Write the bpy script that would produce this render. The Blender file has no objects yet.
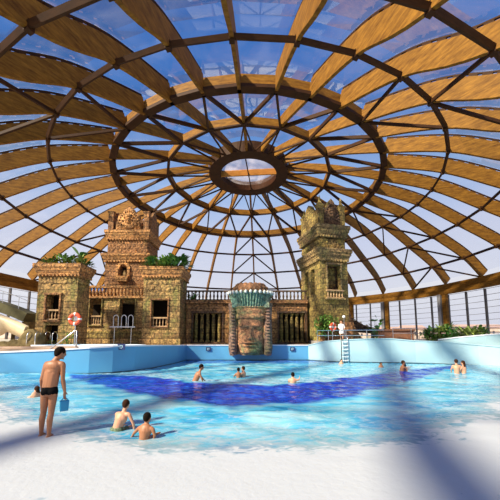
import bpy, bmesh, math, random
from mathutils import Vector, Matrix, noise
random.seed(7)
PI=math.pi
sc=bpy.context.scene
COL=sc.collection
# ------------------------------------------------------------------ camera
F_PX,CY,TH,YAW,HC=289.68,307.58,math.radians(6),math.radians(0.2987),1.85
cd=bpy.data.cameras.new('camera'); cam=bpy.data.objects.new('camera',cd); COL.objects.link(cam)
cam.location=(0,0,HC); cam.rotation_euler=(PI/2+TH,0,-YAW)
cd.sensor_width=36; cd.lens=F_PX/500*36; cd.shift_y=(CY-250)/500; cd.clip_end=3000
sc.camera=cam
def ray(px,py):
    d=Vector(((px-250)/F_PX,1,-(py-CY)/F_PX))
    c,s=math.cos(TH),math.sin(TH); X,Y,Z=d.x,c*d.y-s*d.z,s*d.y+c*d.z
    c,s=math.cos(YAW),math.sin(YAW); return Vector((c*X+s*Y,-s*X+c*Y,Z))
def at(px,py,Y):
    d=ray(px,py); t=Y/d.y; return Vector((d.x*t,Y,HC+d.z*t))
def ground(px,py,z=0.0):
    d=ray(px,py); t=(z-HC)/d.z; return Vector((d.x*t,d.y*t,z))
# ------------------------------------------------------------------ materials
def newmat(name):
    m=bpy.data.materials.new(name); m.use_nodes=True; nt=m.node_tree; nt.nodes.clear(); return m,nt
def N(nt,t,**k):
    n=nt.nodes.new(t)
    for a,b in k.items():
        if a in n.inputs.keys(): n.inputs[a].default_value=b
        else: setattr(n,a,b)
    return n
def out(nt,s):
    o=N(nt,'ShaderNodeOutputMaterial'); nt.links.new(s,o.inputs['Surface'])
def ramp(nt,fac,stops):
    r=N(nt,'ShaderNodeValToRGB'); e=r.color_ramp.elements
    while len(e)<len(stops): e.new(.5)
    for i,(p,c) in enumerate(stops): e[i].position=p; e[i].color=(*c,1)
    nt.links.new(fac,r.inputs[0]); return r.outputs[0]
def simple(name,col,rough=.5,metal=0,scale=0,var=.25,bump=0,dist=.02):
    m,nt=newmat(name); b=N(nt,'ShaderNodeBsdfPrincipled'); b.inputs['Roughness'].default_value=rough; b.inputs['Metallic'].default_value=metal
    if scale:
        tc=N(nt,'ShaderNodeTexCoord'); nz=N(nt,'ShaderNodeTexNoise'); nz.inputs['Scale'].default_value=scale; nz.inputs['Detail'].default_value=6
        nt.links.new(tc.outputs['Object'],nz.inputs['Vector'])
        c=ramp(nt,nz.outputs['Fac'],[(.3,tuple(x*(1-var) for x in col)),(.7,tuple(min(1,x*(1+var)) for x in col))])
        nt.links.new(c,b.inputs['Base Color'])
        if bump:
            bp=N(nt,'ShaderNodeBump'); bp.inputs['Strength'].default_value=bump; bp.inputs['Distance'].default_value=dist
            nt.links.new(nz.outputs['Fac'],bp.inputs['Height']); nt.links.new(bp.outputs[0],b.inputs['Normal'])
    else: b.inputs['Base Color'].default_value=(*col,1)
    if rough>=.9: b.inputs['Specular IOR Level'].default_value=.1
    out(nt,b.outputs[0]); return m
def stone(name,c1,c2,moss,mossamt=.5,bw=.78,bh=.46,carve=1.0,mort=.5):
    m,nt=newmat(name); L=nt.links
    b=N(nt,'ShaderNodeBsdfPrincipled'); b.inputs['Roughness'].default_value=.85
    tc=N(nt,'ShaderNodeTexCoord'); sx=N(nt,'ShaderNodeSeparateXYZ'); L.new(tc.outputs['Object'],sx.inputs[0])
    ad=N(nt,'ShaderNodeMath',operation='ADD'); L.new(sx.outputs[0],ad.inputs[0]); L.new(sx.outputs[1],ad.inputs[1])
    cb=N(nt,'ShaderNodeCombineXYZ'); L.new(ad.outputs[0],cb.inputs[0]); L.new(sx.outputs[2],cb.inputs[1])
    br=N(nt,'ShaderNodeTexBrick'); dn=N(nt,'ShaderNodeTexNoise'); dn.inputs['Scale'].default_value=1.1; dn.inputs['Detail'].default_value=3; L.new(tc.outputs['Object'],dn.inputs['Vector'])
    dm=N(nt,'ShaderNodeVectorMath',operation='SCALE'); dm.inputs['Scale'].default_value=.22; L.new(dn.outputs['Color'],dm.inputs[0])
    da=N(nt,'ShaderNodeVectorMath',operation='ADD'); L.new(cb.outputs[0],da.inputs[0]); L.new(dm.outputs[0],da.inputs[1]); L.new(da.outputs[0],br.inputs['Vector'])
    br.inputs['Scale'].default_value=1; br.inputs['Brick Width'].default_value=bw; br.inputs['Row Height'].default_value=bh
    br.inputs['Mortar Size'].default_value=.022; br.inputs['Mortar Smooth'].default_value=.4
    br.inputs['Color1'].default_value=(*c1,1); br.inputs['Color2'].default_value=(*c2,1); br.inputs['Mortar'].default_value=(*[x*mort for x in c2],1)
    nz=N(nt,'ShaderNodeTexNoise'); nz.inputs['Scale'].default_value=.55; nz.inputs['Detail'].default_value=8; nz.inputs['Roughness'].default_value=.7; L.new(tc.outputs['Object'],nz.inputs['Vector'])
    mf=N(nt,'ShaderNodeMapRange'); mf.inputs[1].default_value=.62-.22*mossamt; mf.inputs[2].default_value=.78-.2*mossamt; L.new(nz.outputs['Fac'],mf.inputs[0])
    mx=N(nt,'ShaderNodeMixRGB'); L.new(mf.outputs[0],mx.inputs[0]); L.new(br.outputs['Color'],mx.inputs[1]); mx.inputs[2].default_value=(*moss,1)
    n2=N(nt,'ShaderNodeTexNoise'); n2.inputs['Scale'].default_value=5; n2.inputs['Detail'].default_value=8; n2.inputs['Roughness'].default_value=.75; L.new(tc.outputs['Object'],n2.inputs['Vector'])
    gr=ramp(nt,n2.outputs['Fac'],[(.36,(.22,.20,.18)),(.5,(.85,.83,.8)),(.64,(1.9,1.75,1.45))])
    mu=N(nt,'ShaderNodeMixRGB',blend_type='MULTIPLY'); mu.inputs[0].default_value=1; L.new(mx.outputs[0],mu.inputs[1]); L.new(gr,mu.inputs[2])
    L.new(mu.outputs[0],b.inputs['Base Color'])
    vo=N(nt,'ShaderNodeTexVoronoi',feature='F1'); vo.inputs['Scale'].default_value=3.2; L.new(tc.outputs['Object'],vo.inputs['Vector'])
    s1=N(nt,'ShaderNodeMath',operation='MULTIPLY'); L.new(br.outputs['Fac'],s1.inputs[0]); s1.inputs[1].default_value=-.6
    s2=N(nt,'ShaderNodeMath',operation='ADD'); L.new(s1.outputs[0],s2.inputs[0]); L.new(n2.outputs['Fac'],s2.inputs[1])
    s3=N(nt,'ShaderNodeMath',operation='MULTIPLY_ADD'); L.new(vo.outputs['Distance'],s3.inputs[0]); s3.inputs[1].default_value=.5*carve; L.new(s2.outputs[0],s3.inputs[2])
    bp=N(nt,'ShaderNodeBump'); bp.inputs['Strength'].default_value=1; bp.inputs['Distance'].default_value=.12; L.new(s3.outputs[0],bp.inputs['Height']); L.new(bp.outputs[0],b.inputs['Normal'])
    out(nt,b.outputs[0]); return m
def timber(name,c1,c2):
    m,nt=newmat(name); L=nt.links
    b=N(nt,'ShaderNodeBsdfPrincipled'); b.inputs['Roughness'].default_value=.65; b.inputs['Specular IOR Level'].default_value=.15
    tc=N(nt,'ShaderNodeTexCoord')
    nz=N(nt,'ShaderNodeTexNoise'); nz.inputs['Scale'].default_value=1.2; nz.inputs['Detail'].default_value=8; nz.inputs['Roughness'].default_value=.7
    mp=N(nt,'ShaderNodeMapping'); mp.inputs['Scale'].default_value=(1,1,5); L.new(tc.outputs['Object'],mp.inputs[0]); L.new(mp.outputs[0],nz.inputs['Vector'])
    c=ramp(nt,nz.outputs['Fac'],[(.3,c1),(.55,tuple((a+b_)/2 for a,b_ in zip(c1,c2))),(.75,c2)])
    L.new(c,b.inputs['Base Color']); out(nt,b.outputs[0]); return m
def glassmat(name,tint=(.93,.95,1),gloss=.05,dust=.02):
    m,nt=newmat(name); L=nt.links
    t=N(nt,'ShaderNodeBsdfTransparent'); t.inputs[0].default_value=(*tint,1)
    g=N(nt,'ShaderNodeBsdfGlossy'); g.inputs['Roughness'].default_value=.03
    fr=N(nt,'ShaderNodeLayerWeight'); fr.inputs[0].default_value=.12
    ml=N(nt,'ShaderNodeMath',operation='MULTIPLY_ADD'); L.new(fr.outputs['Fresnel'],ml.inputs[0]); ml.inputs[1].default_value=.35; ml.inputs[2].default_value=gloss*.3
    a=N(nt,'ShaderNodeMixShader'); L.new(ml.outputs[0],a.inputs[0]); L.new(t.outputs[0],a.inputs[1]); L.new(g.outputs[0],a.inputs[2])
    tr=N(nt,'ShaderNodeBsdfTranslucent'); tr.inputs[0].default_value=(.95,.95,1,1)
    tc=N(nt,'ShaderNodeTexCoord'); nz=N(nt,'ShaderNodeTexNoise'); nz.inputs['Scale'].default_value=.35; nz.inputs['Detail'].default_value=5; nz.inputs['Distortion'].default_value=1.2
    L.new(tc.outputs['Object'],nz.inputs['Vector'])
    mr=N(nt,'ShaderNodeMapRange'); mr.inputs[1].default_value=.42; mr.inputs[2].default_value=.75; mr.inputs[3].default_value=dust*.25; mr.inputs[4].default_value=dust*2; L.new(nz.outputs['Fac'],mr.inputs[0])
    x=N(nt,'ShaderNodeMixShader'); L.new(mr.outputs[0],x.inputs[0]); L.new(a.outputs[0],x.inputs[1]); L.new(tr.outputs[0],x.inputs[2])
    out(nt,x.outputs[0]); return m
M={}
M['glulam']=timber('glulam',(.095,.036,.005),(.40,.19,.024))
M['steel']=timber('dark_purlin',(.03,.013,.006),(.075,.03,.01))
M['lining']=timber('lining_timber',(.32,.14,.028),(.55,.28,.06))
M['glass']=glassmat('roof_glass')
M['clear']=glassmat('facade_glass',dust=.02)
M['oculus']=glassmat('oculus_glass',tint=(.95,.86,.84),dust=.12)  # pinkish tint paints in what the oculus panes reflect
M['stoneR']=stone('red_carved_stone',(.40,.20,.085),(.26,.13,.055),(.16,.15,.05),.35)
M['stoneA']=stone('ochre_block_stone',(.50,.33,.13),(.27,.16,.065),(.20,.22,.06),.6)
M['stoneG']=stone('mossy_yellow_stone',(.36,.27,.08),(.19,.125,.045),(.24,.23,.06),.5)
M['stoneO']=stone('orange_brown_stone',(.50,.27,.10),(.34,.17,.065),(.18,.18,.06),.4)
M['stoneD']=stone('dark_brown_stone',(.16,.09,.05),(.10,.055,.035),(.08,.08,.04),.4)
M['trimR']=stone('orange_cornice_stone',(.58,.31,.12),(.42,.21,.08),(.24,.18,.07),.3,1.2,.5)
M['trimG']=stone('weathered_cornice_stone',(.36,.26,.11),(.24,.16,.08),(.2,.2,.07),.5,1.2,.5)
M['void']=simple('dark_room',(.02,.014,.01),.9)  # near-black colour paints in the shade inside openings and the niche
M['rail_stone']=simple('baluster_stone',(.42,.27,.14),.8,0,3,.4)
M['metal']=simple('brushed_steel',(.72,.74,.76),.25,1)
M['white']=simple('white_paint',(.85,.86,.88),.4)
M['mullion']=simple('dark_mullion',(.06,.05,.05),.4)
M['greycol']=simple('grey_steel_column',(.22,.22,.24),.5)
M['leaf']=simple('green_leaf',(.055,.16,.025),.45,0,6,.5)
M['leafL']=simple('light_green_leaf',(.16,.30,.05),.45,0,6,.5)
M['leafY']=simple('olive_leaf',(.20,.26,.06),.5,0,6,.5)
M['bark']=simple('bark',(.13,.08,.045),.9,0,8,.4)
M['skin']=simple('tanned_skin',(.36,.155,.075),.5,0,3,.12)
M['skinL']=simple('light_skin',(.60,.31,.19),.5,0,3,.1)
M['hair']=simple('dark_hair',(.010,.006,.004),.95)
M['hairB']=simple('brown_hair',(.04,.016,.008),.9)
M['black']=simple('black_fabric',(.004,.004,.005),.9)
M['green_cloth']=simple('green_print_fabric',(.09,.13,.07),.7,0,25,.9)
M['navy']=simple('navy_blue',(.015,.03,.12),.5)
M['red']=simple('orange_red_foam',(.75,.09,.03),.5)
M['bag']=simple('turquoise_plastic',(.01,.24,.48),.5)
M['tarp']=simple('blue_sheet',(.01,.16,.55),.5)
M['cream']=simple('cream_slide_shell',(.80,.66,.42),.4,0,.7,.25)
M['rock']=simple('brown_rock',(.17,.13,.06),.9,0,1.5,.5,1,.3)
M['olive']=simple('olive_beam',(.075,.07,.025),.8,0,1,.3)
M['terr']=simple('terracotta_deck',(.30,.13,.06),.6,0,2,.2)
M['decklight']=simple('pale_deck',(.46,.36,.28),.6,0,2,.15)
M['paving']=simple('terrace_paving',(.32,.29,.27),.7,0,1,.2)
M['outside']=simple('outside_ground',(.46,.42,.33),.9,0,.05,.25)
M['facec']=stone('face_stone',(.42,.20,.11),(.35,.18,.09),(.17,.27,.12),.7,3,3,.2,.9)
M['paleseal']=simple('pale_weathered_plaster',(.52,.56,.56),.7,0,4,.3)
M['pleat']=stone('green_headdress_stone',(.14,.27,.23),(.19,.28,.20),(.30,.17,.08),.5,3,3,.2,.9)
M['lappet']=stone('lappet_stone',(.24,.15,.12),(.20,.13,.10),(.17,.18,.09),.5,3,3,.8)
M['tuft']=stone('brown_tuft_stone',(.24,.12,.06),(.18,.09,.045),(.12,.10,.05),.4,3,3,.8)
M['bldg']=simple('pale_render',(.62,.50,.42),.9,0,.3,.2)
M['roofc']=simple('clay_roof',(.45,.30,.24),.8)
M['lounger']=simple('brown_wood',(.20,.09,.05),.6,0,6,.3)
def wallmat(name,c,streak=.06):
    m,nt=newmat(name); L=nt.links
    b=N(nt,'ShaderNodeBsdfPrincipled'); b.inputs['Roughness'].default_value=.35
    tc=N(nt,'ShaderNodeTexCoord'); nz=N(nt,'ShaderNodeTexNoise'); nz.inputs['Scale'].default_value=.5; nz.inputs['Detail'].default_value=5; L.new(tc.outputs['Object'],nz.inputs['Vector'])
    col=ramp(nt,nz.outputs['Fac'],[(.3,tuple(x*(1-streak) for x in c)),(.7,tuple(min(1,x*(1+streak)) for x in c))]); L.new(col,b.inputs['Base Color'])
    out(nt,b.outputs[0]); return m
M['poolblue_shaded']=wallmat('pool_paint_blue_shaded',(.10,.35,.60))  # deeper blue, with the left wall's shade mixed into the paint colour
M['poolpale']=wallmat('pool_paint_pale',(.36,.55,.63))
M['lip']=wallmat('pool_lip_white',(.80,.85,.92))
M['waterline']=simple('dark_waterline_strip',(.03,.08,.12),.4)
# beach tile
def beachmat():
    m,nt=newmat('beach_tile'); L=nt.links
    b=N(nt,'ShaderNodeBsdfPrincipled'); b.inputs['Roughness'].default_value=.3
    tc=N(nt,'ShaderNodeTexCoord'); br=N(nt,'ShaderNodeTexBrick'); mp=N(nt,'ShaderNodeMapping'); mp.inputs['Rotation'].default_value=(0,0,.5); L.new(tc.outputs['Object'],mp.inputs[0]); L.new(mp.outputs[0],br.inputs['Vector'])
    br.offset=0; br.inputs['Scale'].default_value=1; br.inputs['Brick Width'].default_value=.24; br.inputs['Row Height'].default_value=.12; br.inputs['Mortar Size'].default_value=.006
    br.inputs['Color1'].default_value=(.46,.47,.50,1); br.inputs['Color2'].default_value=(.43,.44,.47,1); br.inputs['Mortar'].default_value=(.24,.23,.24,1)
    nz=N(nt,'ShaderNodeTexNoise'); nz.inputs['Scale'].default_value=1.3; nz.inputs['Detail'].default_value=7; L.new(tc.outputs['Object'],nz.inputs['Vector'])
    g=ramp(nt,nz.outputs['Fac'],[(.35,(.86,.84,.82)),(.65,(1,1,1))])
    mu=N(nt,'ShaderNodeMixRGB',blend_type='MULTIPLY'); mu.inputs[0].default_value=1; L.new(br.outputs['Color'],mu.inputs[1]); L.new(g,mu.inputs[2]); L.new(mu.outputs[0],b.inputs['Base Color'])
    out(nt,b.outputs[0]); return m
M['beach']=beachmat()
def watermat():
    m,nt=newmat('pool_water'); L=nt.links
    at_=N(nt,'ShaderNodeVertexColor'); at_.layer_name='mixmap'
    sp=N(nt,'ShaderNodeSeparateColor'); L.new(at_.outputs[0],sp.inputs[0])   # R deep, G foam, B opacity
    tc=N(nt,'ShaderNodeTexCoord')
    def nz(s,d,dist=0,sc_=(1,1,1)):
        mp=N(nt,'ShaderNodeMapping'); mp.inputs['Scale'].default_value=sc_; L.new(tc.outputs['Object'],mp.inputs[0])
        n=N(nt,'ShaderNodeTexNoise'); n.inputs['Scale'].default_value=s; n.inputs['Detail'].default_value=d; n.inputs['Distortion'].default_value=dist; L.new(mp.outputs[0],n.inputs['Vector']); return n.outputs['Fac']
    n1=nz(.9,6,1.0,(.6,1.3,1)); n2=nz(3.2,5,1.6,(.7,1.4,1)); n3=nz(9,4,.5)
    cy=ramp(nt,n1,[(.28,(.01,.27,.60)),(.42,(.05,.47,.76)),(.55,(.22,.62,.80)),(.72,(.45,.72,.80))])
    dp=ramp(nt,n2,[(.3,(.001,.012,.28)),(.5,(.003,.04,.48)),(.7,(.03,.17,.70))])
    mx=N(nt,'ShaderNodeMixRGB'); L.new(sp.outputs[0],mx.inputs[0]); L.new(cy,mx.inputs[1]); L.new(dp,mx.inputs[2])
    # foam = smoothstep(noise + foam map)
    f1=N(nt,'ShaderNodeMath',operation='ADD'); L.new(n2,f1.inputs[0]); L.new(sp.outputs[1],f1.inputs[1])
    f3=N(nt,'ShaderNodeMath',operation='MULTIPLY_ADD'); L.new(n3,f3.inputs[0]); f3.inputs[1].default_value=.35; L.new(f1.outputs[0],f3.inputs[2])
    f2=N(nt,'ShaderNodeMapRange'); f2.inputs[1].default_value=.84; f2.inputs[2].default_value=1.28; L.new(f3.outputs[0],f2.inputs[0])
    m2=N(nt,'ShaderNodeMixRGB'); L.new(f2.outputs[0],m2.inputs[0]); L.new(mx.outputs[0],m2.inputs[1]); m2.inputs[2].default_value=(.56,.60,.65,1)
    b=N(nt,'ShaderNodeBsdfPrincipled'); L.new(m2.outputs[0],b.inputs['Base Color']); b.inputs['IOR'].default_value=1.33
    rr=N(nt,'ShaderNodeMapRange'); rr.inputs[3].default_value=.08; rr.inputs[4].default_value=.7; L.new(f2.outputs[0],rr.inputs[0]); L.new(rr.outputs[0],b.inputs['Roughness'])
    bp=N(nt,'ShaderNodeBump'); bp.inputs['Strength'].default_value=.35; bp.inputs['Distance'].default_value=.02; L.new(n3,bp.inputs['Height']); L.new(bp.outputs[0],b.inputs['Normal'])
    t=N(nt,'ShaderNodeBsdfTransparent'); t.inputs[0].default_value=(.85,.96,1,1)
    op=N(nt,'ShaderNodeMath',operation='MAXIMUM'); L.new(sp.outputs[2],op.inputs[0])
    fm=N(nt,'ShaderNodeMath',operation='MULTIPLY'); L.new(f2.outputs[0],fm.inputs[0]); fm.inputs[1].default_value=.85; L.new(fm.outputs[0],op.inputs[1])
    x=N(nt,'ShaderNodeMixShader'); L.new(op.outputs[0],x.inputs[0]); L.new(t.outputs[0],x.inputs[1]); L.new(b.outputs[0],x.inputs[2])
    out(nt,x.outputs[0]); return m
M['water']=watermat()
# ------------------------------------------------------------------ mesh builder
class MB:
    def __init__(s): s.v=[]; s.f=[]; s.g=[]
    def mark(s): s.g.append((len(s.v),len(s.f)))
    def add(s,vs,fs):
        b=len(s.v); s.v+=[tuple(v) for v in vs]; s.f+=[tuple(i+b for i in f) for f in fs]; return s
    def hexa(s,p): # 8 pts: bottom 4 ccw, top 4 ccw
        return s.add(p,[(3,2,1,0),(4,5,6,7),(0,1,5,4),(1,2,6,5),(2,3,7,6),(3,0,4,7)])
    def box(s,x0,x1,y0,y1,z0,z1):
        return s.hexa([(x0,y0,z0),(x1,y0,z0),(x1,y1,z0),(x0,y1,z0),(x0,y0,z1),(x1,y0,z1),(x1,y1,z1),(x0,y1,z1)])
    def frustum(s,x0,x1,y0,y1,z0,z1,e):
        return s.hexa([(x0,y0,z0),(x1,y0,z0),(x1,y1,z0),(x0,y1,z0),(x0-e,y0-e,z1),(x1+e,y0-e,z1),(x1+e,y1+e,z1),(x0-e,y1+e,z1)])
    def beam(s,a,b,w,h,up=(0,0,1),off=0): # box along a->b, width w sideways, height h along up, bottom at a if off=0
        a=Vector(a);b=Vector(b);d=(b-a).normalized();u=Vector(up);side=d.cross(u)
        if side.length<1e-4: side=d.cross(Vector((1,0,0)))
        side.normalize();u=side.cross(d).normalized()
        s2=side*w/2; lo=u*off; hi=u*(off+h)
        return s.hexa([a-s2+lo,a+s2+lo,b+s2+lo,b-s2+lo,a-s2+hi,a+s2+hi,b+s2+hi,b-s2+hi])
    def tube(s,pts,r,n=8,cap=True):
        pts=[Vector(p) for p in pts]; rings=[]
        rr=r if isinstance(r,(list,tuple)) else [r]*len(pts)
        pn=None
        for i,p in enumerate(pts):
            d=(pts[min(i+1,len(pts)-1)]-pts[max(i-1,0)]).normalized()
            if pn is None: pn=d.orthogonal().normalized()
            pn=(pn-d*pn.dot(d)).normalized(); q=d.cross(pn)
            rings.append([p+(pn*math.cos(2*PI*k/n)+q*math.sin(2*PI*k/n))*rr[i] for k in range(n)])
        vs=[v for R in rings for v in R]; fs=[]
        for i in range(len(pts)-1):
            for k in range(n): fs.append((i*n+k,i*n+(k+1)%n,(i+1)*n+(k+1)%n,(i+1)*n+k))
        if cap: fs.append(tuple(range(n-1,-1,-1))); fs.append(tuple((len(pts)-1)*n+k for k in range(n)))
        return s.add(vs,fs)
    def lathe(s,prof,c=(0,0,0),n=12):
        vs=[];fs=[]
        for r,z in prof:
            for k in range(n): vs.append((c[0]+r*math.cos(2*PI*k/n),c[1]+r*math.sin(2*PI*k/n),c[2]+z))
        for i in range(len(prof)-1):
            for k in range(n): fs.append((i*n+k,i*n+(k+1)%n,(i+1)*n+(k+1)%n,(i+1)*n+k))
        fs.append(tuple(range(n-1,-1,-1))); fs.append(tuple((len(prof)-1)*n+k for k in range(n)))
        return s.add(vs,fs)
    def ell(s,c,r,n=12,m=8,R=None):
        vs=[];fs=[];c=Vector(c)
        for i in range(m+1):
            t=PI*i/m
            for k in range(n):
                a=2*PI*k/n; v=Vector((r[0]*math.sin(t)*math.cos(a),r[1]*math.sin(t)*math.sin(a),r[2]*math.cos(t)))
                if R: v=R@v
                vs.append(c+v)
        for i in range(m):
            for k in range(n): fs.append((i*n+k,(i+1)*n+k,(i+1)*n+(k+1)%n,i*n+(k+1)%n))
        return s.add(vs,fs)
    def prism(s,poly,y0,y1): # poly in x,z extruded in y
        n=len(poly); vs=[(x,y0,z) for x,z in poly]+[(x,y1,z) for x,z in poly]
        fs=[tuple(range(n)),tuple(range(2*n-1,n-1,-1))]+[(i,i+n,(i+1)%n+n,(i+1)%n) for i in range(n)]
        return s.add(vs,fs)
    def slab(s,poly,z0,z1): # poly in x,y ccw
        n=len(poly); vs=[(x,y,z0) for x,y in poly]+[(x,y,z1) for x,y in poly]
        fs=[tuple(range(n-1,-1,-1)),tuple(range(n,2*n))]+[(i,(i+1)%n,(i+1)%n+n,i+n) for i in range(n)]
        return s.add(vs,fs)
    def build(s,name,mat,parent=None,smooth=False,bevel=0):
        if name in('frieze','moulding') and len(s.g)>1:
            r=None; g=s.g+[(len(s.v),len(s.f))]
            for (a,b),(c,d) in zip(g,g[1:]):
                m=MB(); m.v=s.v[a:c]; m.f=[tuple(i-a for i in f) for f in s.f[b:d]]; r=m.build(name,mat,parent,smooth,bevel)
            return r
        me=bpy.data.meshes.new(name); me.from_pydata(s.v,[],s.f)
        bm=bmesh.new(); bm.from_mesh(me); bmesh.ops.recalc_face_normals(bm,faces=bm.faces); bm.to_mesh(me); bm.free()
        if smooth: me.polygons.foreach_set('use_smooth',[True]*len(me.polygons))
        me.materials.append(mat if not isinstance(mat,str) else M[mat])
        o=bpy.data.objects.new(name,me); COL.objects.link(o)
        if parent: o.parent=parent
        if bevel:
            b=o.modifiers.new('bevel','BEVEL'); b.width=bevel; b.segments=2; b.limit_method='ANGLE'
        return o
def tag(o,label=None,cat=None,group=None,kind=None):
    if label: o['label']=label
    if cat: o['category']=cat
    if group: o['group']=group
    if kind: o['kind']=kind
    return o
def thing(name,loc,label,cat,group=None,rz=0,kind=None):
    o=bpy.data.objects.new(name,None); COL.objects.link(o); o.location=loc; o.rotation_euler=(0,0,rz); o.empty_display_size=.3
    return tag(o,label,cat,group,kind)
def copytree(o,parent=None):
    c=o.copy(); COL.objects.link(c)
    if parent: c.parent=parent
    for ch in list(o.children): copytree(ch,c)
    return c
# ------------------------------------------------------------------ the dome (ceiling)
D=34.0; NR=36; A0=math.radians(-2.54)
RZ={'O':(4.76,21.83),'B':(9.71,20.97),'A':(15.18,19.37),'C':(20.19,17.66),'D':(24.68,15.10),'E':(29.0,12.42),'F':(31.5,9.95)}
def dp(r,z,a): return Vector((r*math.sin(a),D-r*math.cos(a),z))
def az(k): return A0+2*PI*k/NR
ks=['O','B','A','C','D','E','F']
ctrl=[Vector(RZ[k]) for k in ks]
def rz(key,k):
    # two lowest rings widened near the camera to push beams and shadow out of view
    r,z=RZ[key]; a=(az(k)+PI)%(2*PI)-PI; t=(math.radians(72)-abs(a))/math.radians(34); t=max(0,min(1,t)); t=t*t*(3-2*t)
    return (r+{'E':7.0,'F':14.0}.get(key,0)*t, z+{'E':-1.6,'F':0}.get(key,0)*t)
def dk(key,k): return dp(*rz(key,k),az(k))
def cat(p0,p1,p2,p3,t): return .5*((2*p1)+(p2-p0)*t+(2*p0-5*p1+4*p2-p3)*t*t+(3*p1-p0-3*p2+p3)*t**3)
def span(i,n,p=None):
    p=p or ctrl; g=lambda j:p[j] if 0<=j<len(p) else (p[0]*2-p[1] if j<0 else p[-1]*2-p[-2])
    return [cat(g(i-1),g(i),g(i+1),g(i+2),t/n) for t in range(n)]
prof_in=span(0,4)+span(1,5)+[ctrl[2]]
prof_out=span(2,6)+span(3,6)+span(4,6)+span(5,4)+[ctrl[6]]
def outp(k):
    p=[Vector(rz(q,k)) for q in ks]
    return span(2,6,p)+span(3,6,p)+span(4,6,p)+span(5,4,p)+[p[6]]
prof_all=prof_in[:-1]+prof_out
def normals(P):
    out_=[]
    for i in range(len(P)):
        d=P[min(i+1,len(P)-1)]-P[max(i-1,0)]; n=Vector((-d.y,d.x)).normalized()
        if n.y<0 and n.x<0: n=-n
        if n.x<0 and n.y>0 and False: n=-n
        out_.append(n if n.y>-.2 else -n)
    return out_
def ribmesh(P,a,w,d0,d1):
    nn=normals(P); mb=MB(); t=Vector((math.cos(a),math.sin(a),0))*w/2
    vs=[];n=len(P)
    for p,q in zip(P,nn):
        b=p+q*d0; u=p+q*d1
        B=dp(b.x,b.y,a);U=dp(u.x,u.y,a); vs+=[B-t,B+t,U+t,U-t]
    fs=[(3,2,1,0)]+[(i*4+k,i*4+(k+1)%4,i*4+4+(k+1)%4,i*4+4+k) for i in range(n-1) for k in range(4)]+[tuple((n-1)*4+k for k in range(4))]
    mb.add(vs,fs); return mb
RD=1.28
roof=thing('ceiling',(0,D,0),None,None,kind='structure'); roof['label']='great round glazed timber dome over the pool'; roof['category']='dome roof'
roof.location=(0,0,0)
for k in range(NR):
    a=az(k); prof_out=outp(k)
    r=ribmesh(prof_out,a,.24,0,RD).build('dome_rib','glulam',roof)
    # cap rail over a row of spacer blocks; daylight shows between the blocks
    nn=normals(prof_out); mb=MB()
    L=0; pts=[]
    dens=[]
    for i in range(len(prof_out)-1):
        for t in range(8):
            p=prof_out[i].lerp(prof_out[i+1],t/8); q=nn[i].lerp(nn[i+1],t/8).normalized(); dens.append((p,q))
    s=0; nxt=0; on=None
    t=Vector((math.cos(a),math.sin(a),0))*.05
    seg=[]; acc=0
    for (p,q),(p2,q2) in zip(dens,dens[1:]):
        l=(p2-p).length; ph=(acc%.86)
        if ph<.54:
            b=p+q*(RD+.0);b2=p2+q2*(RD+.0);u=p+q*(RD+.14);u2=p2+q2*(RD+.14)
            X=[dp(b.x,b.y,a),dp(b2.x,b2.y,a),dp(u.x,u.y,a),dp(u2.x,u2.y,a)]
            mb.hexa([X[0]-t,X[0]+t,X[1]+t,X[1]-t,X[2]-t,X[2]+t,X[3]+t,X[3]-t])
        acc+=l
    cp=ribmesh(prof_out,a,.12,RD+.14,RD+.22); mb.add(cp.v,cp.f)
    mb.build('glazing_rail','steel',r)
# inner ribs, every second one
nA=len(prof_in)
for k in range(0,NR,2):
    a=az(k); ribmesh(prof_in,a,.24,.05,1.0).build('crown_rib','glulam',roof)
def chordring(key,w,h,off,name,mat,step=1):
    r,z=RZ[key]
    for k in range(0,NR,step):
        p=dp(r,z,az(k));q=dp(r,z,az(k+step))
        MB().beam(p,q,w,h,(0,0,1),off).build(name,mat,roof)
for key in ('C','D','E'):
    mb=MB()
    for k in range(NR):
        p=dk(key,k);q=dk(key,k+1); c=(Vector((0,D,0))-(p+q)/2); c.z=0; c.normalize()
        up=Vector((0,0,1))-c*.6
        mb.beam(p,q,.2,.26,up,-.02)
        n=MB().beam(p,p+Vector((0,0,-.32)),.3,.14); 
        mb.beam(p+Vector((0,0,-.14)),p+Vector((0,0,.3)),.3,.3,(math.sin(az(k)),-math.cos(az(k)),0),-.15)
    mb.build('purlin_ring','steel',roof)
for k in range(NR):
    r,z=RZ['A']; p=dp(r,z,az(k));q=dp(r,z,az(k+1))
    MB().beam(p,q,.3,.85,(0,0,1),.28).build('tension_ring_timber','glulam',roof)
mb=MB()
for k in range(NR):
    r,z=RZ['A']; p=dp(r,z,az(k));q=dp(r,z,az(k+1))
    d=(q-p).normalized()*.12
    mb.beam(p-d,q+d,.62,.26,(0,0,1),0)
mb.build('tension_ring_flange','steel',roof)
for k in range(0,NR,2):
    r,z=RZ['B']; p=dp(r,z,az(k));q=dp(r,z,az(k+2))
    MB().beam(p,q,.22,.75,(0,0,1),.1).build('crown_purlin','glulam',roof)
mb=MB()
for k in range(0,NR,2):
    r,z=RZ['B']; p=dp(r,z,az(k));q=dp(r,z,az(k+2)); mb.beam(p,q,.3,.14,(0,0,1),-.04)
mb.build('crown_ring_flange','steel',roof)
def strut(p,q,w=.2,h=.3): MB().beam(p,q,w,h,(0,0,1),-.05).build('brace','steel',roof)
nb=0
for k in range(0,NR,2):
    b=dp(*RZ['B'],az(k))
    for e in (-1,1): strut(b,dk('A',k+e),.18,.3)
mb=MB()
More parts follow.
